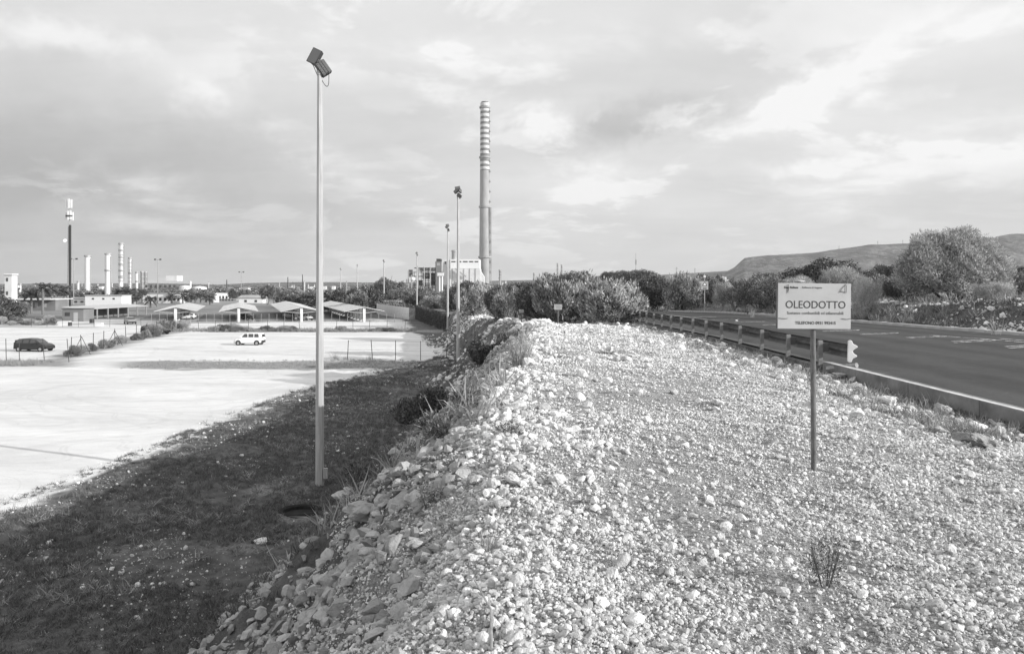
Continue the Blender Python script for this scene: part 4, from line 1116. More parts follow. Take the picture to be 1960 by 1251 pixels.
# single plants one can point to
def weed(name, x, y, h, r, n, leafm, label, cat='weed', lean=.5, L=None, seed=0):
    t = tuft(700 + seed, n, h, r, .004 + h * .004, lean); o = link(name, t, M[leafm], None, loc=(x, y, g1(x, y) - .02)); return tag(o, label, cat)
def leafy(name, x, y, h, r, n, leafm, label, L=.06, w=.016, seed=0, cat='shrub'):
    cm = crown(800 + seed, lobes_dome(800 + seed, r, h, 9, .42, .9, .35), n, L, w, .7, .5, .0, .3); t = thing(name, label, cat, (x, y, g1(x, y) - .03))
    link('crown', cm, M[leafm], t); tr = MB(); rq = random.Random(seed)
    for i in range(8): a = rq.random() * 6.28; tr.tube((0, 0, -.05), (r * .6 * math.cos(a), r * .6 * math.sin(a), h * .75), .002 + h * .006, .0015 + h * .002)
    tr.build('stem', M['bark'], t); return t
def gy(v): return EYE * FP / (v - 545)
weed('dry_shrub', .15, 15.2, .75, .22, 150, 'dry', 'pale dry fan-shaped shrub on the shoulder of the slope', 'shrub', .42, seed=1)
weed('dry_shrub', -.75, 15.6, .6, .25, 110, 'dry', 'lower pale dry shrub spreading down the slope beside the fan-shaped one', 'shrub', .7, seed=2)
leafy('dark_shrub', -.95, 25.5, .95, .9, 6000, 'darkleaf', 'large dark shrub in the hollow where the slope meets the gravel top', .12, .05, 3)
leafy('dark_shrub', -.1, 27.5, .9, .6, 4000, 'midleaf', 'greyish shrub just above the large dark shrub in the hollow', .14, .03, 4)
leafy('dark_shrub', -1.9, 16.2, .9, .8, 5000, 'darkleaf', 'dark shrub in the shade below the fan-shaped dry shrub', .09, .03, 5)
leafy('leafy_weed', -.95, 9.4, .42, .26, 900, 'midleaf', 'leafy weed with pale shoots at the edge of the slope above the lit rocks', .07, .016, 6, 'weed')
leafy('leafy_weed', -.62, 10.4, .40, .30, 800, 'midleaf', 'leafy weed just uphill of the one with pale shoots', .07, .016, 7, 'weed')
leafy('leafy_weed', -2.6, 12.6, .6, .5, 1500, 'darkleaf', 'dark weed at the shaded rim behind the rock ledges', .07, .02, 8, 'weed')
leafy('leafy_weed', U(1580, 3.9), 3.9, .30, .12, 520, 'darkleaf', 'dark sparse weed growing alone in the gravel close to the bottom edge', .032, .005, 9, 'weed')
leafy('leafy_weed', U(975, 8.0), 8.0, .20, .16, 380, 'midleaf', 'small dark weed in the gravel left of the sign post by the shoulder', .04, .010, 10, 'weed')
leafy('leafy_weed', U(820, 6.3), 6.3, .24, .14, 400, 'midleaf', 'small weed among the shaded stones above the white boulder', .035, .008, 11, 'weed')
leafy('leafy_weed', U(1160, 17.2), 17.2, .10, .42, 500, 'midleaf', 'flat patch of weed in the middle of the gravel field', .05, .015, 12, 'weed')
weed('dry_weed', U(930, 4.7), 4.7, .20, .05, 26, 'dry', 'thin dry stalks in the gravel at the shoulder', 'weed', .5, seed=5)
weed('dry_weed', U(1120, 4.5), 4.5, .05, .05, 10, 'dry', 'tiny dry sprig in the open gravel', 'weed', .8, seed=6)
for j, (u, y, h, lab) in enumerate([(1905, 27.5, 1.0, 'pale dry stalks before the dark bank, nearer of two clumps'), (1440, 48, 1.0, 'pale dry stalks by the far kerb below the bare tree'), (1785, 11.3, .35, 'single dry stalk standing by the concrete wall'),
                                (1870, 8.9, .30, 'dry stalks beside the rock heap near the wall')]):
    weed('dry_weed', U(u, y), y, h, .08 + .1 * (h > .5), 30 if h > .5 else 7, 'dry', lab, 'weed', .25, seed=20 + j)
def stick(pts, r, label, m='palebark'):
    o = MB().path(pts, [r * (1 - .5 * i / len(pts)) for i in range(len(pts))], 6).build('stick', M[m], None); return tag(o, label, 'stick')
z = 0.03
stick([(-.09, 3.2, g1(-.09, 3.2) + .02), (-.10, 3.5, .05 + g1(-.1, 3.5)), (-.20, 3.9, .07 + g1(-.20, 3.9))], .007, 'slanting pale stick rising from the stones at the bottom edge')
stick([(U(1895, 10.5), 10.5, g1(U(1895, 10.5), 10.5) + .05), (U(1925, 9.6), 9.6, g1(U(1925, 9.6), 9.6) + .05)], .03, 'broken pale branch lying beyond the rock heap')
stick([(U(1585, 16.3), 16.3, g1(U(1585, 16.3), 16.3) + .12), (U(1640, 15.7), 15.7, g1(U(1640, 15.7), 15.7) + .16)], .08, 'thick pale log lying at the end of the concrete wall')
y = gy(1151) ; o = link('debris', BM[3], M['plastic'], None, loc=(U(925, 3.95), 3.95, g1(U(925, 3.95), 3.95) + .02), rot=(0, .2, .3), scl=(.17, .09, .06)); tag(o, 'piece of torn black rubber among the stones at the shoulder', 'debris')
y = 9.9; o = link('debris', BM[1], M['plastic'], None, loc=(U(1524, 10.8), 10.8, g1(U(1524, 10.8), 10.8) + .03), scl=(.10, .08, .08)); tag(o, 'small black lump lying in the gravel just before the sign post', 'debris')

# ------------------------------------------------------------------ lots: carports, fences, cars
AXd = Vector((-.37, 1, 0)).normalized(); AXb = Vector((1, .37, 0)).normalized(); LROT = math.atan2(AXb.y, AXb.x)
def carport(u, Y, L, label, halfw=4.1, peak=3.15, eave=2.25, npost=None):
    x = U(u, Y); z = float(z_lot(Y)) - .02
    t = thing('carport', label, 'carport', (x, Y, z), LROT, 'gabled carports on the far lot')
    for s_ in (-1, 1):
        p_ = MB(); a = (0, peak); b = (s_ * halfw, eave)
        p_.prism([a, b, (b[0], b[1] + .10), (0, peak + .10)], -.6, L, 'y'); p_.build('roof_panel', M['roof'], t)
        rb = MB(); k = 0
        for yy in np.arange(0, L, 2.5):
            rb.prism([(0, peak + .105), (s_ * halfw, eave + .105), (s_ * halfw, eave + .15), (0, peak + .15)], yy, yy + .12, 'y')
        o = rb.build('roof_rib', M['roof'], t); o['kind'] = 'stuff'
    n_p = npost or max(2, int(L / 8) + 1)
    pm = MB().box(0, 0, (peak - .1) / 2, .55, .45, peak - .1).mesh('post'); am = MB()
    for s_ in (-1, 1): am.tube((s_ * .2, 0, peak * .62), (s_ * (halfw - .5), 0, eave + .05), .09, n=6)
    am = am.mesh('arm')
    for i in range(n_p):
        y = i * L / max(1, n_p - 1)
        p_ = link('post', pm, M['midwall'] if i else M['whitewall'], t, loc=(0, y, 0)); link('arm', am, M['galv'], p_)
    return t
carport(336, 158, 42, 'gabled carport under which a white car stands, westernmost of four', 4.2)
carport(457, 158, 44, 'gabled carport in front of the white houses and the tank', 4.0)
carport(577, 158, 62, 'gabled carport with the broad lit roof beside the tallest lamp post', 4.3)
carport(697, 158, 64, 'longest gabled carport with the white roof and a row of posts, easternmost of four', 4.3, npost=14)
# lean-to shed with booth on the near side of the palms
x = U(165, 168); sh = thing('parking_shed', 'long low shed with a sloping grey roof on short posts behind the silver car', 'shed', (x, 168, float(z_lot(168))), math.atan2(28, U(283, 196) - x) * 1.0)
Ls = math.hypot(28, U(283, 196) - x)
MB().prism([(0, 2.35), (0, 2.45), (5.5, 3.05), (5.5, 2.95)], 0, Ls, 'x').build('roof', M['roof'], sh)
for i in range(7): MB().box(.3 + i * (Ls - .6) / 6, .3, 1.2, .25, .25, 2.4).build('post', M['galv'], sh)
MB().box(Ls / 2, 5.2, 1.2, Ls - .3, .15, 2.5).build('back_wall', M['greywall'], sh)
bo = thing('guard_booth', 'dark grey flat booth at the end of the long low shed', 'booth', (U(150, 162), 162, float(z_lot(162))))
MB().box(0, 0, 1.35, 4.6, 4, 2.7).build('wall', M['greywall'], bo); MB().box(-2.8, 1, 1.1, 1.6, 2, 2.2).build('annex', M['midwall'], bo)
MB().box(0, 0, 2.76, 4.9, 4.3, .1).build('roof', M['darkmetal'], bo); MB().box(.6, -2.03, 1.0, .9, .05, 2.0).build('door', M['midwall'], bo); MB().box(-1.2, -2.03, 1.6, 1.1, .05, .8).build('window', M['window'], bo)

def fence(name, pts, h, label, r=.03, m='fence', wires=(.5, .95), mesh_=False, lean=2.5, struts=()):
    x0, y0 = pts[0]; z0 = g1(x0, y0); t = thing(name, label, 'fence', (x0, y0, z0)); P = []
    pm = MB().tube((0, 0, -.2), (0, 0, h), r, n=5).mesh('post')
    for i, (x, y) in enumerate(pts):
        z = g1(x, y); P.append(Vector((x - x0, y - y0, z - z0)))
        link('post', pm, M[m], t, loc=P[-1], rot=(R(random.gauss(0, lean)), R(random.gauss(0, lean)), 0))
        if i in struts:
            MB().tube(P[-1] + Vector((0, 0, h * .9)), P[-1] + Vector((1.1, -.2, -.05)), r * .8, n=5).build('strut', M[m], t)
            MB().tube(P[-1] + Vector((0, 0, h * .9)), P[-1] + Vector((-1.1, .2, -.05)), r * .8, n=5).build('strut', M[m], t)
    for f_ in wires:
        MB().path([p_ + Vector((0, 0, h * f_ * random.uniform(.97, 1.0))) for p_ in P], .008 if h > 1 else .005, 3).build('wire', M['wire'], t)
    return t
fence('wire_fence', [(U(u, 73), 73) for u in (665, 713, 757, 805, 854)] + [(U(908, 70), 71.5)], 1.95, 'thin dark wire fence across the near edge of the second lot by the four-light post', .035, struts=())
fence('wire_fence', [(U(u, 71.5), 71.5) for u in (-40, 12, 37, 85, 132)], 2.3, 'wire fence with tall thin posts in front of the black hatchback', .035)
def dg(y): return -46.0 - .213 / .977 * (y - 74) * 1.0
fence('wire_fence', [(dg(y) + .6, y) for y in (76, 79, 82.5, 86, 90, 94.5, 99, 104, 109, 114, 119, 124, 129)], 2.1, 'bush-lined wire fence running away between the two lots with braced posts', .04, struts=(1, 4, 7))
fence('wire_fence', [(U(u, 120), 120 + .6 * math.sin(u)) for u in range(345, 800, 33)], 1.8, 'wire fence across the lots behind the white hatchback', .035)
fence('mesh_fence', [(U(u, 156), 156) for u in range(290, 792, 15)], 1.85, 'pale mesh fence with close posts in front of the carports', .035, m='galv', wires=(.1, .5, 1.0), lean=.3)
fence('wire_fence', [(U(u, 135), 135) for u in range(60, 340, 30)], 1.6, 'low wire fence in front of the guard booth and the silver car', .03)
cf = thing('corrugated_fence', 'pale corrugated sheet fence with barbed top beside the corner lamp post', 'fence', (U(721, 205), 205, -6.5))
A = Vector((U(721, 205), 205, 0)); B = Vector((U(783, 168), 168, 0)); dv = (B - A); n_p = 13; ang = math.atan2(dv.y, dv.x); pw = dv.length / n_p
pr = []
for i in range(25): pr.append((pw * i / 24, .06 * math.sin(i * math.pi / 1.5)))
pr += [(a_, b_ - .02) for a_, b_ in reversed(pr)]
cm_ = MB().prism(pr, 0, 3.0, 'z').mesh('panel'); bm_ = MB().tube((0, 0, 2.9), (0, -.5, 3.6), .05, n=4).mesh('barb_arm')
for i in range(n_p):
    q = dv * i / n_p; p_ = link('panel', cm_, M['whitewall'], cf, loc=(q.x, q.y, -.1), rot=(0, 0, ang)); link('barb_arm', bm_, M['galv'], p_)
# ivy-covered wall at the foot of the bank
iv = thing('ivy_wall', 'dark retaining wall hung with ivy along the foot of the bank by the corner lamp', 'wall', (U(801, 172), 172, -6.4))
A = Vector((U(801, 172), 172, 0)); B = Vector((U(860, 119), 119, 0)); dv = B - A; ang = math.atan2(dv.y, dv.x); L = dv.length
MB().box(L / 2, 0, 1.4, L, .5, 3.6).build('wall', M['darksoil'], iv, rot=(0, 0, ang))
n_ = 22000; tt = rng.random(n_) * L; zz = rng.random(n_) ** .8 * 3.3; c_ = np.stack([tt, -.45 - .35 * rng.random(n_), zz + .35 * fbm(tt * .5, tt * 0, 7, 3)], 1)
o = link('ivy', leaves_mesh('ivy', c_, unit(rng.normal(size=(n_, 3)) + np.array([0, -.8, -.2])), rng.uniform(.15, .32, n_), .13, rng.random(n_) * .6), M['weed'], iv, rot=(0, 0, ang))

def car_mesh(L, Wd, H, style):
    """lofted body; x forward from -L/2 (rear) to L/2 (nose)"""
    if style == 'tall':      # tall small hatch with short bonnet
        st = [(-.50, .36, .56, .60, .60), (-.495, .22, .62, .78, .80), (-.465, .17, .62, .93, .96), (-.20, .15, .62, 1.0, 1.0), (.02, .15, .60, 1.0, .985), (.16, .15, .58, .96, .93), (.30, .16, .57, .66, .66), (.42, .17, .54, .57, .58), (.48, .19, .46, .48, .49), (.50, .28, .38, .42, .42)]
    else:
        st = [(-.50, .36, .56, .62, .62), (-.49, .22, .64, .70, .72), (-.44, .17, .64, .84, .87), (-.34, .16, .64, .95, .97), (-.18, .15, .63, .99, 1.0), (.00, .15, .61, .99, .985), (.12, .15, .59, .92, .90), (.26, .16, .57, .64, .64), (.40, .17, .53, .57, .58), (.47, .19, .44, .48, .49), (.50, .28, .36, .42, .42)]
    mb = MB(); rings = []
    for x, zb, zm, zt, zc in st:
        hw = Wd / 2 * (1 - .9 * max(0, abs(x) - .40) ** 1.3 * 2.2); green = zt > .75
        rt = .74 if green else .90
        pts = [(hw * .80, zb), (hw * .98, zb + .06), (hw * 1.0, zm - .12), (hw * .96, zm), (hw * rt, zt - .02 if green else zt - .01), (hw * rt * .82, zc), (0, zc + .005)]
        pts = pts + [(-a, b) for a, b in reversed(pts[:-1])]
        rings.append([(x * L, a, b * H) for a, b in pts])
    n = len(rings[0])
    for r_ in rings: mb.v += r_
    for i in range(len(rings) - 1):
        for j in range(n): k = (j + 1) % n; mb.f.append((i * n + j, (i + 1) * n + j, (i + 1) * n + k, i * n + k))
    mb.f.append(tuple(range(n))); mb.f.append(tuple(reversed(range((len(rings) - 1) * n, len(rings) * n))))
    return mb, st
def car(label, x, y, heading, paint, L=3.6, Wd=1.6, H=1.53, style='tall', name='parked_car'):
    t = thing(name, label, 'car', (x, y, g1(x, y)), heading, 'cars parked on the lots')
    mb, st = car_mesh(L, Wd, H, style); b = mb.build('body', M[paint], t, smooth=True)
    def side(xa, xb, xc, xd, s_, zt=.93, zb=.66, name='window'):
        y0 = Wd / 2 * .955 + .006; y1 = Wd / 2 * .775 + .012
        vs = [(xa * L, s_ * y0, zb * H), (xb * L, s_ * y0, zb * H), (xc * L, s_ * y1, zt * H), (xd * L, s_ * y1, zt * H)]
        MB().add(vs, [(0, 1, 2, 3)]).build(name, M['window'], t)
    for s_ in (-1, 1):
        side(.00, .22, .115, .02, s_); side(-.21, -.03, -.02, -.20, s_); side(-.41, -.24, -.235, -.38, s_)
    MB().add([(.285 * L, -Wd * .40, .675 * H), (.285 * L, Wd * .40, .675 * H), (.165 * L, Wd * .33, .93 * H), (.165 * L, -Wd * .33, .93 * H)], [(0, 1, 2, 3)]).build('windscreen', M['window'], t)
    MB().add([(-.503 * L, -Wd * .36, .66 * H), (-.503 * L, Wd * .36, .66 * H), (-.492 * L, Wd * .31, .88 * H), (-.492 * L, -Wd * .31, .88 * H)], [(0, 1, 2, 3)]).build('rear_window', M['window'], t)
    for sx_ in (-.33, .335):
        for s_ in (-1, 1):
            wv = MB().tube((0, -.09, 0), (0, .09, 0), .285, n=18).build('wheel', M['tyre'], t, loc=(sx_ * L, s_ * (Wd / 2 - .07), .285))
            MB().tube((0, s_ * .085, 0), (0, s_ * .10, 0), .17, n=12).build('rim', M['rim'], wv)
            MB().tube((sx_ * L, s_ * (Wd / 2 - .012), .31), (sx_ * L, s_ * (Wd / 2 + .006), .31), .335, n=18).build('wheel_arch', M['plastic'], t)
    mb = MB(); mb.box(L * .485, 0, .30 * H, .12, Wd * .86, .20 * H); mb.build('bumper', M['plastic'], t)
    mb = MB(); mb.box(-L * .485, 0, .30 * H, .12, Wd * .90, .20 * H); mb.build('bumper', M['plastic'], t)
    for s_ in (-1, 1):
        MB().box(L * .465, s_ * Wd * .36, .45 * H, .12, .24, .11).build('headlight', M['lens'], t)
        MB().box(-L * .492, s_ * Wd * .40, .58 * H, .05, .10, .36).build('tail_light', M['plastic'], t)
        MB().box(L * .20, s_ * Wd * .56, .66 * H, .10, .16, .12).build('mirror', M[paint], t)
    return t
car('white small hatchback with black bumpers standing alone on the bare white lot', U(478, 91.5), 91.5, R(180), 'carwhite', 3.45)
car('black hatchback behind the tall wire fence at the edge of the frame', U(66, 83), 83, R(-4), 'cardark', 3.85, 1.68, 1.48, 'low')
car('dark hatchback mostly hidden by fence bushes farther up the lot', U(298, 112), 112, R(-6), 'cardark', 4.0, 1.7, 1.48, 'low')
car('silver car seen nose-on on the pale lane in front of the long shed', U(249, 148), 148, R(-50), 'carsilver', 3.7, 1.65, 1.48, 'low')
car('white car parked under the westernmost carport', U(357, 172), 172, R(190), 'carwhite', 4.1, 1.7, 1.4, 'low')
car('dark car parked under the carport in front of the white houses', U(470, 168), 168, R(-20), 'cardark', 3.8, 1.7, 1.45, 'low')
car('silver car parked deep under the broad-roofed carport', U(556, 176), 176, R(-30), 'carsilver', 3.8, 1.7, 1.45, 'low')
car('white car peeking out beside the front post of the broad-roofed carport', U(584, 166), 166, R(-30), 'carwhite', 3.8, 1.7, 1.4, 'low')
for u, Y, w, h, lab, m in [(124, 141, 2.4, .9, 'white concrete block beside the dark bollard on the pale lane', 'whitewall'), (190, 138, 1.4, .7, 'white block with bushes beside it on the pale lane', 'whitewall'), (102, 150, .8, 1.1, 'white waste bin in front of the guard booth', 'white'), (176, 152, .7, .9, 'small dark bin near the end of the long shed', 'darkmetal'), (134, 139, .4, .8, 'dark bollard beside the white concrete block', 'darkmetal')]:
    x = U(u, Y); o = MB().box(0, 0, h / 2 - .05, w, .8, h, taper=.92).build('block' if w > 1 else 'bin', M[m], None, loc=(x, Y, g1(x, Y))); tag(o, lab, 'block' if w > 1 else 'bin')
    bv = o.modifiers.new('edge', 'BEVEL'); bv.width = .05

# bushes along the fences
R0s = K['feather']
k = 0
names_ = ['shrub growing through the bush-lined fence between the lots']
for i, (y, off, w, h) in enumerate([(77, .5, 2.2, 1.6), (80, .6, 2.6, 1.7), (83, .3, 1.8, 1.2), (87, .6, 2.4, 1.5), (91, .4, 1.6, 1.1), (94, .5, 2.8, 1.7), (99, .5, 2.6, 1.6), (104, .2, 2.2, 1.8), (107, .6, 3.4, 2.3), (111, 0, 3.0, 2.2), (115, .4, 3.6, 2.6), (119, -.5, 3.6, 2.8), (123, .2, 3.0, 2.4), (127, .3, 3.4, 2.2)]):
    x = dg(y) + off + random.uniform(-.5, .5); zg_ = g1(x, y); q_ = random.uniform(.5, .8); w *= q_; h *= q_
    plant(['mid', 'feather', 'mid', 'oleander2'][i % 4], 0, y, 545 - (zg_ + h - EYE) * FP / y, w * FP / y, ['small', 'larger'][h > 1.15] + ' ' + {'mid': 'grey', 'feather': 'feathery', 'oleander2': 'pale-leaved'}[['mid', 'feather', 'mid', 'oleander2'][i % 4]] + ' shrub in the bush-lined fence, ' + ('near the black hatchback' if i < 5 else 'halfway along' if i < 9 else 'by the half-hidden dark car'), name='shrub', group='shrubs along the diagonal fence', X=x)
for i, u in enumerate([410, 425, 442, 455, 470, 510, 545, 560, 652, 745, 760, 725]):
    Y = 119.5 + (i % 3); x = U(u, Y); zg_ = g1(x, Y); h = .7 * [1.3, 1.6, 1.8, 1.2, 1.3, 1.2, 1.4, 1.2, 1.2, .9, .8, .8][i]
    plant(['feather', 'mid'][i % 2], 0, Y, 545 - (zg_ + h - EYE) * FP / Y, [1.8, 2.2, 2.8, 1.8][i % 4] * FP / Y, ('feathery' if i % 2 == 0 else 'grey') + ' low shrub on the cross fence ' + ('behind the white hatchback' if u < 520 else 'before the broad-roofed carport' if u < 600 else by(u)), name='shrub', group='shrubs along the cross fence', X=x)
n_ = 1100; y = 118 + rng.random(n_) * 6; x = -58 + rng.random(n_) * 42
tufts('dry_grass', x, y, rng.uniform(.7, 2.0, n_), [tuft(120 + i, 16, .4, .2, .012, .6) for i in range(3)], M['dry'])
n_ = 800; y = 66 + rng.random(n_) * 7; x = -36 + rng.random(n_) * 30
tufts('dry_grass', x, y, rng.uniform(.3, .9, n_), [tuft(124 + i, 16, .3, .2, .010, .8) for i in range(3)], M['dry'])
n_ = 700; y = 68 + rng.random(n_) * 4; x = -60 + rng.random(n_) * 15
tufts('dry_grass', x, y, rng.uniform(.8, 1.8, n_), [tuft(127 + i, 16, .3, .2, .010, .8) for i in range(3)], M['dry'])
for u, Y, h in [(641, 74, 1.1), (660, 73.6, .5), (645, 73.2, .4), (707, 73.5, .9)]:
    weed('dry_weed', U(u, Y), Y, h, .3, 40, 'dry', {641: 'tall dry weed just behind the tallest lamp post', 660: 'short dry weed by the leaning fence post', 645: 'tiny dry weed beside the tallest lamp post', 707: 'round dry weed at the second post of the near fence'}[u], 'weed', .5, seed=int(u))

# ------------------------------------------------------------------ palms and trees behind the lots
def palm_mesh(seed, n=34, L=2.6):
    rg = random.Random(seed); c = []; d = []; l_ = []; tn = []
    for i in range(n):
        a = rg.random() * 6.28; el = rg.uniform(-.5, 1.2); ln = L * rg.uniform(.8, 1.1)
        p = Vector((0, 0, 0)); dd = Vector((math.cos(a) * math.cos(el), math.sin(a) * math.cos(el), math.sin(el)))
        for k in range(16):
            p = p + dd * ln / 16; dd = (dd + Vector((0, 0, -.075))).normalized(); sd = dd.cross(Vector((0, 0, 1))).normalized()
            for s_ in (-1, 1):
                q = (sd * s_ * .8 + dd * .6 + Vector((0, 0, -.25))).normalized(); le = .75 * math.sin(math.pi * (k + 2) / 19)
                c.append(p + q * le / 2); d.append(q); l_.append(le); tn.append(rg.random() * (.5 + .5 * (el > .2)))
    return leaves_mesh('crown', np.array(c), np.array(d), np.array(l_), .20, np.array(tn))
PM = [palm_mesh(i) for i in (1, 2)]
for p_ in PM: p_.materials.append(M['palm'])
tm_ = MB()
for i in range(10): tm_.lathe([(.26 - .004 * i, .5 * i), (.31 - .004 * i, .5 * i + .42), (.26 - .004 * i, .5 * i + .5)], 9)
tm_.lathe([(.26, 5.0), (.5, 5.5), (.35, 6.0)], 9); TM = tm_.mesh('trunk'); TM.materials.append(M['palmtrunk'])
def palm(u, Y, vt, label, group=None, w=1.0):
    x = U(u, Y); z = -6.6; h = V(vt, Y) - z; t = thing('palm_tree', label, 'palm', (x, Y, z), random.random() * 6, group)
    th = h - 1.6
    o = link('trunk', TM, None, t); o.scale = (w, w, th / 6); o2 = link('crown', PM[int(u) % 2], None, t); o2.location = (0, 0, th); o2.scale = (w, w, 1)
for a in [(60, 205, 552, 'palm with a pale trunk in front of the dark flat building, nearer the lamp mast'), (82, 200, 541, 'taller palm with a thick pale trunk before the end of the dark flat building'), (100, 235, 543, 'bushy palm just behind the taller thick-trunked one'),
          (122, 240, 546, 'palm whose crown touches the telecom tower'), (228, 300, 552, 'palm at the near end of the palm group by the white hall'), (288, 260, 566, 'small palm standing alone before the white building')]: palm(*a, w=1.15)
for u, v in [(238, 548), (250, 551), (262, 556), (244, 560), (272, 552), (255, 562)]: palm(u, 290 + u % 40, v, 'palm in the cluster below the refinery columns', 'palms below the refinery columns', w=1.4)
for u, v in [(330, 560), (338, 564), (350, 560), (362, 562), (374, 559), (384, 560), (395, 561), (402, 563)]: palm(u, 300 + u % 50, v, 'palm in the row between the white building and the tank', 'palms before the tank', w=1.3)
def treeat(kd, u, Y, vt, w, label, name='tree', group=None): plant(kd, u, Y, vt, w, label, 'tree', name, group, zb=-6.5)
for a in [('far', 12, 175, 566, 56, 'dark tree at the frame edge below the white tower'), ('far2', 34, 185, 578, 30, 'small grey tree at the foot of the short lamp mast'), ('far', -6, 150, 590, 40, 'low dark bush at the frame edge above the pale lane'),
          ('grove', 512, 300, 546, 26, 'tall pale tree behind the house with two windows'), ('grove', 524, 310, 548, 22, 'tall grey tree right of the pale one behind the carports'),
          ('far', 555, 260, 565, 36, 'low dark round tree over the ridge of the broad carport'), ('far', 585, 255, 562, 50, 'broad dark tree beside the tallest lamp post'), ('far', 543, 285, 562, 24, 'small dark tree next to the broad dark one'),
          ('grove', 738, 250, 533, 44, 'tall dense tree behind the slender lamp post'), ('far2', 712, 260, 544, 40, 'grey-green tree beside the tall dense one'), ('grove', 765, 240, 541, 34, 'tree partly before the pipe racks'),
          ('far2', 690, 230, 556, 36, 'tree behind the white carport roof'), ('far', 675, 280, 553, 30, 'dark tree behind the last slender lamp posts')]: treeat(*a)
g_ = 'trees and bushes of the belt below the power station'
for i in range(34):
    u = 640 + i * 11 + random.uniform(-5, 5); Y = random.uniform(180, 420)
    vt = (560 - .02 * (u - 640)) + random.uniform(-6, 7) if u < 900 else random.uniform(540, 552)
    kd = ['far', 'far2', 'grove', 'far2'][i % 4]; treeat(kd, u, Y, vt, random.uniform(20, 42), KD[kd] + ' tree in the near belt ' + by(u), group=g_)
g_ = 'trees of the belt behind the refinery houses'
for i in range(34):
    u = -10 + i * 19 + random.uniform(-8, 8); Y = random.uniform(380, 620)
    kd = ['far', 'far2', 'far'][i % 3]; treeat(kd, u, Y, random.uniform(553, 562), random.uniform(12, 26), 'small distant ' + KD[kd] + ' tree ' + by(u), group=g_)
g_ = 'trees of the plain beyond the road'
for i in range(40):
    u = 1130 + i * 22 + random.uniform(-8, 8); Y = random.uniform(180, 420)
    kd = ['far', 'far2', 'far'][i % 3]; treeat(kd, u, Y, random.uniform(530, 541), random.uniform(22, 44), KD[kd] + ' tree on the plain beyond the road ' + by(u), group=g_)
g_ = 'low bushes along the edge of the pale lane'
for i in range(13):
    u = -5 + i * 9; Y = 142 + (i % 3) * 4; x = U(u, Y); zg_ = g1(x, Y); h = random.uniform(.8, 1.7)
    plant(['far2', 'feather'][i % 2], 0, Y, 545 - (zg_ + h - EYE) * FP / Y, random.uniform(14, 24), 'low bush by the pale lane below the dark flat building', group=g_, X=x)
# wooded mass of the far plain
n_ = 5200; y = 420 * (9 ** rng.random(n_)); x = (rng.random(n_) * 2 - 1) * .95 * y
k = rng.random(n_) < np.clip(.3 + 1.6 * fbm(x * .004, y * .004, 231, 3), .03, 1); x, y = x[k], y[k]
sz = rng.uniform(.6, 1.4, len(x)) * (1.0 + y / 2600)
fk = [crown(60 + i, lobes_dome(60 + i, 3.6, 4.5, 6, .5, .8, .3), 420, .9, .5, .3, .8, -.3, .6) for i in range(3)]
rng = np.random.default_rng(5)
tag(gn_scatter('woods', np.stack([x, y, np.full(len(x), -6.6)], 1), np.stack([0 * x, 0 * x, rng.uniform(0, 6.28, len(x))], 1), np.stack([sz * 1.3, sz * 1.3, sz * .75], 1), fk, M['midleaf']), kind='stuff')

# ------------------------------------------------------------------ industry
def wpos(u, Y): return (U(u, Y), Y, -6.6)
def windows(parent, n, x0, x1, z, w, h, y, m='window'):
    for i in range(n):
        x = x0 + (x1 - x0) * (i + .5) / n; MB().box(x, y, z, w, .12, h).build('window', M[m], parent)
def house(u0, u1, vt, Y, label, m='whitewall', cat='building', name='building', roof=True, win=(0, 0, 0, 0), depth=None, vb=None, ztop=0):
    x0, x1 = U(u0, Y), U(u1, Y); h = V(vt, Y) + 6.6; w = x1 - x0; d = depth or max(6, w * .5)
    t = thing(name, label, cat, ((x0 + x1) / 2, Y, -6.6))
    MB().box(0, d / 2, h / 2, w, d, h).build('wall', M[m], t)
    if roof: MB().box(0, d / 2, h + .15, w + .5, d + .5, .3).build('roof', M['midwall'], t)
    n, z, ww, wh = win
    if n: windows(t, n, -w / 2 * .85, w / 2 * .85, z * h, ww, wh, -.04)
    return t
tw = house(9, 22.5, 527, 262, 'narrow white tower with two dark windows above the dark tree', cat='tower', name='tower', depth=3)
MB().box(0, 1.5, V(526, 262) + 6.6 + .2, 3.0, 3.4, .5).build('parapet', M['white'], tw)
for v in (535, 561): MB().box(-.4, -.04, V(v, 262) + 6.6, .7, .1, 1.3).build('window', M['window'], tw)
b = house(33, 106, 574, 232, 'dark flat building with pale shutters behind the palms', 'greywall', win=(0, 0, 0, 0)); 
for u_, w_ in ((52, 1.9), (70, .9), (24 + 62, .9)): MB().box(U(u_, 232) - U(69.5, 232), -.06, V(583.5, 232) + 6.6, w_, .1, 1.4).build('shutter', M['midwall'], b)
MB().box(0, 3, V(574, 232) + 6.6 + .25, 12.6, 12, .25).build('parapet', M['whitewall'], b)
house(3, 128, 597, 222, 'low white perimeter wall in front of the dark flat building', 'whitewall', 'wall', 'perimeter_wall', False, depth=.4)
house(106, 232, 571, 300, 'long low pale hall behind the telecom tower', 'midwall', win=(9, .5, 1.2, .8))
b = house(163, 233, 566, 285, 'white hall with a flat roof below the two widest refinery columns', 'white', win=(3, .72, .8, .6))
b = house(270, 344, 562, 330, 'white two-storey building with small windows among the palms', 'white', win=(7, .42, 1.0, 1.3)); windows(b, 7, -7.4, 7.4, 7.6, 1.0, 1.2, -.04)
MB().box(4, 5, 11.2, 5, 6, 2.4).build('rooftop_room', M['whitewall'], b)
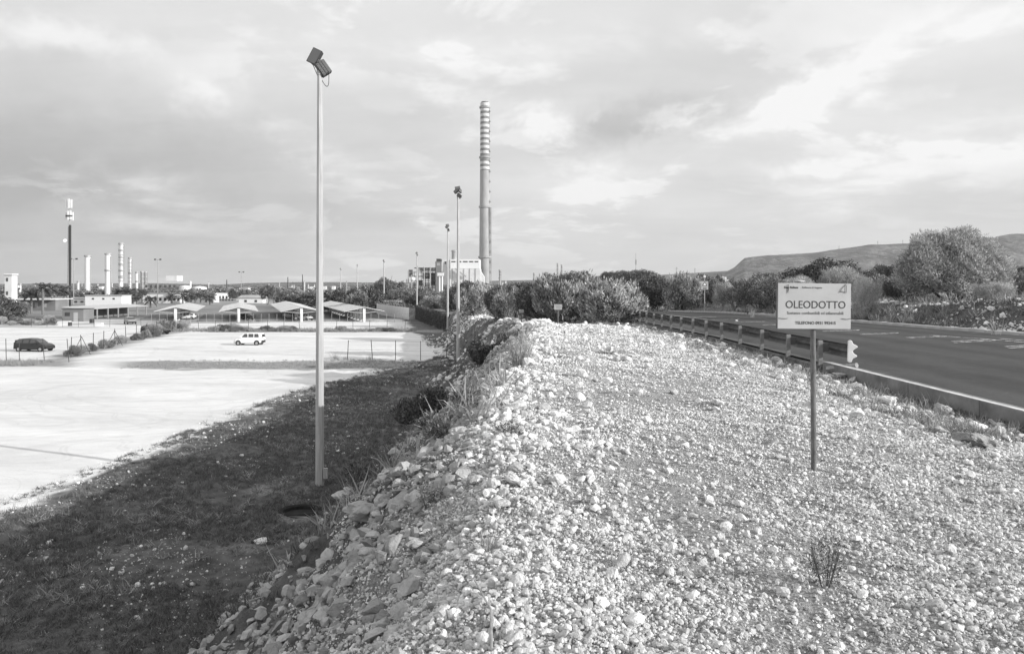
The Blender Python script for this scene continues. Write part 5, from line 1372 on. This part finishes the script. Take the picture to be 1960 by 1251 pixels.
b = house(457, 503, 571, 330, 'low white house with two dark windows behind the carports', 'white', win=(2, .45, 1.1, 1.0)); MB().prism([(-5.9, 0), (5.9, 0), (4.2, 1.2), (-4.2, 1.2)], -.4, 6.2, 'y').build('gable', M['roof'], b, loc=(0, 0, V(571, 330) + 6.6 + .3))
b = house(458, 474, 551, 460, 'white two-storey house with an arched roof behind the low house', 'white', win=(3, .8, .8, 1.3)); windows(b, 3, -2.4, 2.4, 4.2, .8, 1.3, -.04)
b = house(396, 452, 573, 380, 'open grey process building with floors of pipes behind the carports', 'midwall', win=(8, .6, 1.0, 1.6)); windows(b, 8, -7, 7, 1.8, 1.0, 1.4, -.04)
hp = MB().add([(U(402, 430), 430, -6.6), (U(470, 430), 430, -6.6), (U(486, 440), 446, -6.6), (U(396, 440), 446, -6.6), (U(413, 436), 437, V(560, 436)), (U(436, 436), 439, V(561, 436)), (U(455, 436), 440, V(565, 436))],
              [(0, 1, 6, 5, 4), (1, 2, 6), (2, 3, 4, 5, 6), (3, 0, 4), (0, 3, 2, 1)]).build('salt_heap', M['whitewall'], None); tag(hp, 'white sloping heap behind the round tank', 'heap')
def tank(u, Y, w, vt, label, m='white', name='tank'):
    t = thing(name, label, 'tank', wpos(u, Y)); r = w / FP * Y / 2; h = V(vt, Y) + 6.6
    MB().lathe([(r, 0), (r, h), (r * .97, h + r * .12), (.01, h + r * .3)], 24).build('shell', M[m], t, smooth=True)
    MB().lathe([(r + .1, h - .35), (r + .1, h - .15)], 24).build('rim', M['galv'], t)
    a = MB()
    for i in range(8): a.box(r * math.cos(-2.2 + i * .12), r * math.sin(-2.2 + i * .12) - .2, h * (i + .5) / 8, .6, .4, .08)
    o = a.build('stair', M['galv'], t); o['kind'] = 'stuff'; return t
tank(412.5, 345, 13, 566, 'upright white tank in front of the sloping heap')
tank(355, 640, 22, 549, 'broad white tank next to the far white chimney')
tank(382, 700, 26, 551, 'second broad white tank past the far white chimney')
tank(497, 520, 18, 557, 'pale tank at the end of the low white houses')
def column(u, Y, w, vt, label, m='white', plats=3, ladder=True, cat='tower', name='process_column', group=None, cone=False, bands=0, cage=False):
    t = thing(name, label, cat, wpos(u, Y), 0, group); r = w / FP * Y / 2; H = V(vt, Y) + 6.6
    MB().lathe([(r, 0), (r, H * .98), (r * .6, H)], 14).build('shell', M[m], t, smooth=True)
    for i in range(plats):
        z = H * (.985 - i * (.75 / max(1, plats)))
        MB().lathe([(r * 1.15, z - .15), (r * 1.35, z), (r * 1.35, z + .9), (r * 1.28, z + .9), (r * 1.28, z + .1)], 14).build('platform', M['galv'], t)
    if ladder:
        MB().tube((r * 1.3, -r * .4, 0), (r * 1.3, -r * .4, H * .95), r * .14, n=6).build('pipe', M['galv'], t)
        l = MB()
        for s_ in (-.2, .2): l.box(-r * .8 + s_, -r * .9, H * .48, .08, .08, H * .94)
        for i in range(int(H / 1.5)): l.box(-r * .8, -r * .9, i * 1.5 + .5, .5, .06, .08)
        o = l.build('ladder', M['galv'], t); o['kind'] = 'stuff'
    for i in range(bands):
        MB().lathe([(r + .03, H * (1 - .06 - i * .13)), (r + .03, H * (1 - .12 - i * .13))], 14).build('band', M['band_dark'], t)
    if cage:
        c_ = MB()
        for z in np.linspace(H * .3, H * .98, 8): c_.lathe([(r * 1.5, z), (r * 1.5, z + .2)], 10)
        for a in range(6): c_.box(r * 1.5 * math.cos(a * 1.047), r * 1.5 * math.sin(a * 1.047), H * .64, .15, .15, H * .68)
        o = c_.build('cage', M['galv'], t); o['kind'] = 'stuff'
    return t
column(168, 470, 9.5, 490, 'smooth wide white column with one top platform, first behind the telecom tower', plats=1)
column(207, 480, 9.5, 486, 'wide white column with a pipe down its side, second behind the telecom tower', plats=2)
column(232, 490, 7.5, 466, 'tallest refinery column with caged platforms', plats=6, cage=True)
column(249, 500, 5.5, 494, 'slender column with caged top beside the tallest one', plats=2, cage=True)
column(262, 520, 4.5, 522, 'short white column beyond the slender caged one', plats=2)
column(272, 500, 5, 521, 'short dark column with platforms, nearer of a pair', 'midwall', plats=4, cage=True); column(278.5, 510, 5, 521, 'short dark column with platforms, farther of a pair', 'midwall', plats=4, cage=True)
column(38.5, 480, 4.2, 545, 'small white stack beside the narrow white tower', plats=1, ladder=False)
column(150, 440, 4.5, 540, 'small white column just behind the two masts', plats=1)
column(364.5, 700, 3.5, 538, 'far white chimney between the two broad tanks', plats=0, ladder=False)
column(957, 900, 4.2, 517, 'banded stack just past the striped chimney', 'midwall', plats=2, bands=3)
column(1022, 950, 3.0, 523, 'short far stack with a dark top', 'midwall', plats=1, bands=1)
column(1067, 950, 2.6, 504, 'slim far stack, taller of a pair', 'midwall', plats=3, bands=3); column(1075, 950, 3.0, 507, 'slim far stack, shorter of a pair', 'midwall', plats=3, bands=3)
# far refinery skyline
g_ = 'small towers of the far refinery skyline'
for i in range(46):
    u = random.choice([random.uniform(500, 700), random.uniform(500, 700), random.uniform(280, 500), random.uniform(940, 980), random.uniform(20, 230)]); Y = random.uniform(800, 1500)
    if random.random() < .55: column(u, Y, random.uniform(1.2, 2.6), random.uniform(538, 548), 'tiny far skyline tower seen ' + by(u), random.choice(['white', 'midwall', 'whitewall']), plats=1, ladder=False, group=g_, name='process_column')
    else:
        t = house(u, u + random.uniform(4, 12), random.uniform(547, 551), Y, 'tiny low pale far building seen ' + by(u), random.choice(['white', 'whitewall', 'midwall']), roof=False); t['group'] = 'low buildings of the far skyline'
for u, vt, Y in [(551, 530, 900), (579, 525, 1100), (1217, 484, 420), (434, 535, 900)]:
    H = V(vt, Y) + 6.6; t = thing('radio_mast', {551: 'hair-thin mast on the far skyline, shorter of two beyond the carports', 579: 'hair-thin mast on the far skyline, taller of two beyond the carports', 1217: 'very thin tall mast rising over the umbrella pine', 434: 'hair-thin mast over the process building'}[u], 'mast', wpos(u, Y))
    MB().tube((0, 0, 0), (0, 0, H), Y * .0009 if u != 1217 else .12, Y * .0005 if u != 1217 else .05, 5).build('mast', M['darkmetal'], t); MB().box(0, 0, H * .8, .8, .2, 3).build('antenna', M['midwall'], t)
def pylon(u, Y, vb, vt, label):
    zb = V(vb, Y); H = V(vt, Y) - zb; t = thing('pylon', label, 'pylon', (U(u, Y), Y, zb), 0, 'pylons on the skyline of the hills'); m = MB()
    for sx_ in (-1, 1):
        for sy_ in (-1, 1): m.tube((sx_ * H * .1, sy_ * H * .1, -4), (sx_ * H * .012, sy_ * H * .012, H), H * .013, n=4)
    for k_ in (.25, .5, .7): w_ = H * .1 * (1 - k_); m.box(0, 0, H * k_, w_ * 2, w_ * 2, H * .02)
    m.build('lattice', M['midwall'], t); MB().box(0, 0, H * .8, H * .35, .8, H * .03).build('crossarm', M['midwall'], t); MB().box(0, 0, H * .92, H * .25, .8, H * .03).build('crossarm', M['midwall'], t)
pylon(1295, 2600, 530, 511, 'tall pylon before the low hills, left of the warning sign'); pylon(1330, 3000, 526, 513, 'pylon just above the warning sign'); pylon(1606, 3650, 478, 470, 'pylon on the plateau edge above the large sign'); pylon(1680, 3650, 469, 461, 'pylon on the plateau edge, middle one'); pylon(1728, 3650, 467, 459, 'pylon on the plateau edge nearest the largest tree')
g_ = 'pale houses of the far town below the hills'
for i in range(44):
    u = 1322 + random.random() ** 1.2 * 70 if i < 30 else random.uniform(1380, 1520); Y = random.uniform(2100, 2700)
    t = house(u, u + random.uniform(2, 6), random.uniform(529, 541) if i < 30 else random.uniform(537, 541), Y, 'tiny pale house of the far town, ' + by(u), random.choice(['white', 'whitewall', 'midwall']), roof=False, name='house', cat='house'); t['group'] = g_
# power station
Y = 650
ps = thing('power_station', 'power station with a white hall, window strip and dark pipe racks beside the striped chimney', 'power station', wpos(880, Y))
def pbox(name, u0, u1, vt, vb, m, dy=0, d=20, parent=ps, off=0):
    x0, x1 = U(u0, Y) - U(880, Y), U(u1, Y) - U(880, Y); z1, z0 = V(vt, Y) + 6.6, V(vb, Y) + 6.6
    return MB().box((x0 + x1) / 2, d / 2 + dy, (z0 + z1) / 2, x1 - x0, d, z1 - z0).build(name, M[m], parent)
up = pbox('hall_top', 862, 918, 496, 513.5, 'white', 0, 24)
for u0, u1 in ((864, 872), (874.5, 883), (886, 895), (898, 906), (908.5, 915.5)): pbox('window', u0, u1, 499.5, 501.8, 'window', -.15, .3, up)
lowh = pbox('hall', 861, 919, 514, 562, 'whitewall', -1.5, 27)
for u0 in (866, 877, 888, 899, 910): pbox('pilaster', u0, u0 + .8, 514.2, 561, 'midwall', -1.9, .4, lowh)
MB().prism([(0, 0), (U(926, Y) - U(919, Y), 0), (U(926, Y) - U(919, Y), V(529, Y) - V(562, Y)), (0, V(518, Y) - V(562, Y))], 0, 18, 'y').build('annex', M['whitewall'], ps, loc=(U(919, Y) - U(880, Y) + .1, 0, V(562, Y) + 6.6))
st_ = pbox('block', 845, 862, 497, 545, 'whitewall', 3, 18); pbox('window', 850.5, 853.5, 500, 505, 'window', 2.85, .3, st_)
dk = pbox('boiler_block', 833, 845, 500, 560, 'greywall', 0, 20); pbox('cap', 835, 843, 495, 500, 'darkmetal', 1, 14, dk); pbox('window', 836, 842, 503, 508, 'midwall', -.2, .3, dk)
rt = MB(); r_t = 5.6 / FP * Y; rt.lathe([(r_t, 0), (r_t, 8.6), (r_t * .9, 8.7)], 18); o = rt.build('roof_tank', M['midwall'], ps, loc=(U(868, Y) - U(880, Y), 12, V(496, Y) + 6.6), smooth=True)
MB().lathe([(r_t * 1.18, 7.2), (r_t * 1.18, 8.0)], 18).build('rim', M['galv'], o); 
# pipe racks
for i in range(7):
    u = 792 + i * 6.8; pbox('rack_column', u, u + 1.0, 512 if i > 0 else 520, 560, 'darkmetal', (i % 2) * 5, .8)
for v in (512, 520, 528, 536, 545): pbox('rack_beam', 790 if v > 512 else 793, 834, v, v + 1.4, 'darkmetal' if v != 520 else 'midwall', 0, 9)
pbox('rack_panel', 802, 833, 514, 519, 'midwall', 2, 8); pbox('rack_panel', 808, 820, 522, 534, 'greywall', 2, 8); pbox('rack_panel', 822, 832, 522, 545, 'darkmetal', 3, 8); pbox('rack_panel', 795, 806, 537, 545, 'greywall', 3, 8); pbox('rack_panel', 781, 789, 516, 530, 'greywall', 3, .6)
for i, (u, vt) in enumerate([(782, 518), (788, 526), (779, 534), (800, 509), (812, 510), (824, 511)]):
    MB().tube((U(u, Y) - U(880, Y), -1, 0), (U(u, Y) - U(880, Y), -1, V(vt, Y) + 6.6), .45, n=8).build('stack_pipe', M['midwall'], ps)
MB().sphere((U(791, Y) - U(880, Y), -3, V(534, Y) + 6.6), 4.3 / FP * Y, 16, 10).build('round_vessel', M['white'], ps, smooth=True)
cv = MB(); cv.prism([(U(872, Y) - U(880, Y), V(513, Y) + 6.6), (U(872, Y) - U(880, Y), V(515.5, Y) + 6.6), (U(893, Y) - U(880, Y), V(531, Y) + 6.6), (U(893, Y) - U(880, Y), V(528, Y) + 6.6)], -6, -3, 'y'); cv.build('conveyor', M['midwall'], ps)
Y2 = 300
tp = thing('twin_pipes', 'two white upright pipes joined by a cap, standing in the trees before the power station', 'pipes', wpos(843.5, Y2))
for u in (841.2, 846.3): MB().tube((U(u, Y2) - U(843.5, Y2), 0, 0), (U(u, Y2) - U(843.5, Y2), 0, V(527, Y2) + 6.6), .34, n=12).build('pipe', M['white'], tp, smooth=True)
MB().box(0, 0, (V(525, Y2) + 6.6), 2.6, 1.4, V(522, Y2) - V(528, Y2)).build('cap', M['white'], tp)
# striped chimney
Yc = 700; ch = thing('chimney', 'very tall concrete chimney with dark and white bands round its upper third', 'chimney', wpos(928, Yc))
def hz2(v): return V(v, Yc) + 6.6
def rc(v): return interp(v, [(197, 8.6), (302, 9.0), (397, 9.6), (493, 10.4), (560, 11.2)]) / FP * Yc
def seg(name, va, vb, m, n=28):
    return MB().lathe([(float(rc(vb)), hz2(vb)), (float(rc(va)), hz2(va))], n).build(name, M[m], ch, smooth=True)
seg('shaft', 326, 562, 'chimney'); seg('crown', 197.5, 203.5, 'band_white'); seg('band', 203.5, 208.5, 'band_dark')
vv = 208.5
for i in range(12):
    seg('band', vv, vv + 5.2, 'band_white'); 
    if i < 11: seg('band', vv + 5.2, vv + 10.1, 'band_dark')
    vv += 10.1
if vv < 326: seg('band', vv - 4.9, 326, 'band_white')
MB().lathe([(float(rc(197)) * .8, hz2(197.4)), (float(rc(197)) * .8, hz2(195.5))], 24).build('liner', M['darkmetal'], ch)
for v in (207, 302.5, 397, 493):
    r = float(rc(v)); z = hz2(v)
    MB().lathe([(r, z - .9), (r * 1.22, z - .2), (r * 1.22, z + 1.3), (r * 1.18, z + 1.3), (r * 1.18, z), (r, z)], 28).build('gallery', M['midwall'], ch)
ld = MB(); r = float(rc(400)); ang = -.35
for v in np.arange(214, 545, 19.2):
    rr_ = float(rc(v)); ld.box(rr_ * 1.06 * math.cos(ang), rr_ * math.sin(ang), hz2(v), 2.2, 2.0, .8)
    ld.box(rr_ * 1.16 * math.cos(ang), rr_ * math.sin(ang), hz2(v) + 1, .2, 2.0, 1.2)
o = ld.build('ladder_landing', M['midwall'], ch); o['kind'] = 'stuff'
MB().box(float(rc(430)) * 1.14, -.6, (hz2(397) + hz2(560)) / 2, 1.5, 1.6, hz2(397) - hz2(560)).build('lift_shaft', M['midwall'], ch)
MB().box(float(rc(430)) * .86, -r * .62, (hz2(397) + hz2(560)) / 2, .9, .9, hz2(397) - hz2(560)).build('cable_duct', M['greywall'], ch)
MB().box(float(rc(250)) * 1.03, -.4, (hz2(210) + hz2(397)) / 2, .35, .5, hz2(210) - hz2(397)).build('ladder', M['galv'], ch)
# telecom tower
Yt = 265; tt_ = thing('telecom_tower', 'slim telecom tower with a ring of white panel antennas at its head', 'tower', wpos(133, Yt)); Ht = V(412, Yt) + 6.6
MB().tube((-.45, 0, 0), (-.30, 0, Ht - 4), .42, .22, 12).build('mast', M['galv'], tt_, smooth=True)
MB().box(.28, -.1, Ht / 2 - 2, .6, .5, Ht - 3).build('cable_tray', M['darkmetal'], tt_)
MB().tube((0, 0, Ht - 4), (0, 0, V(385, Yt) + 6.6), .18, n=8).build('top_pole', M['galv'], tt_)
for (du, v0, v1) in [(-4.2, 382, 398), (.5, 381, 399), (4.4, 382, 398), (-6.0, 405, 420), (-1.0, 404, 421), (6.4, 406, 422), (3.0, 403, 420)]:
    x = du / FP * Yt; z1, z0_ = V(v0, Yt) + 6.6, V(v1, Yt) + 6.6
    a = MB().box(x, -.7 + abs(x) * .5, (z0_ + z1) / 2, .55, .3, z1 - z0_).build('antenna', M['white'], tt_); MB().tube((x, -.5 + abs(x) * .5, (z0_ + z1) / 2), (0, 0, (z0_ + z1) / 2), .07, n=5).build('bracket', M['galv'], a)
MB().lathe([(1.25, Ht - .4), (1.25, Ht), (1.15, Ht)], 14).build('platform', M['darkmetal'], tt_)
dsh = MB(); dsh.lathe([(.05, 0), (.55, .12), (.62, .3)], 16); dsh.build('dish', M['white'], tt_, loc=(-1.35, -.3, V(461, Yt) + 6.6), rot=(R(70), 0, R(20))); MB().tube((-1.3, 0, V(463, Yt) + 6.6), (-.3, 0, V(463, Yt) + 6.6), .08, n=5).build('dish_arm', M['galv'], tt_)

# ------------------------------------------------------------------ air
hb = MB().box(0, 4500, 215, 14600, 9200, 448).build('haze', None, None)
hm = bpy.data.materials.new('haze'); hm.use_nodes = True; hm.node_tree.nodes.clear()
ho = hm.node_tree.nodes.new('ShaderNodeOutputMaterial'); hv = hm.node_tree.nodes.new('ShaderNodeVolumePrincipled')
hv.inputs['Color'].default_value = (.95, .95, .95, 1); hv.inputs['Density'].default_value = 0.75e-4; hv.inputs['Anisotropy'].default_value = .2
hm.node_tree.links.new(hv.outputs[0], ho.inputs['Volume']); hb.data.materials.append(hm); hb['kind'] = 'stuff'
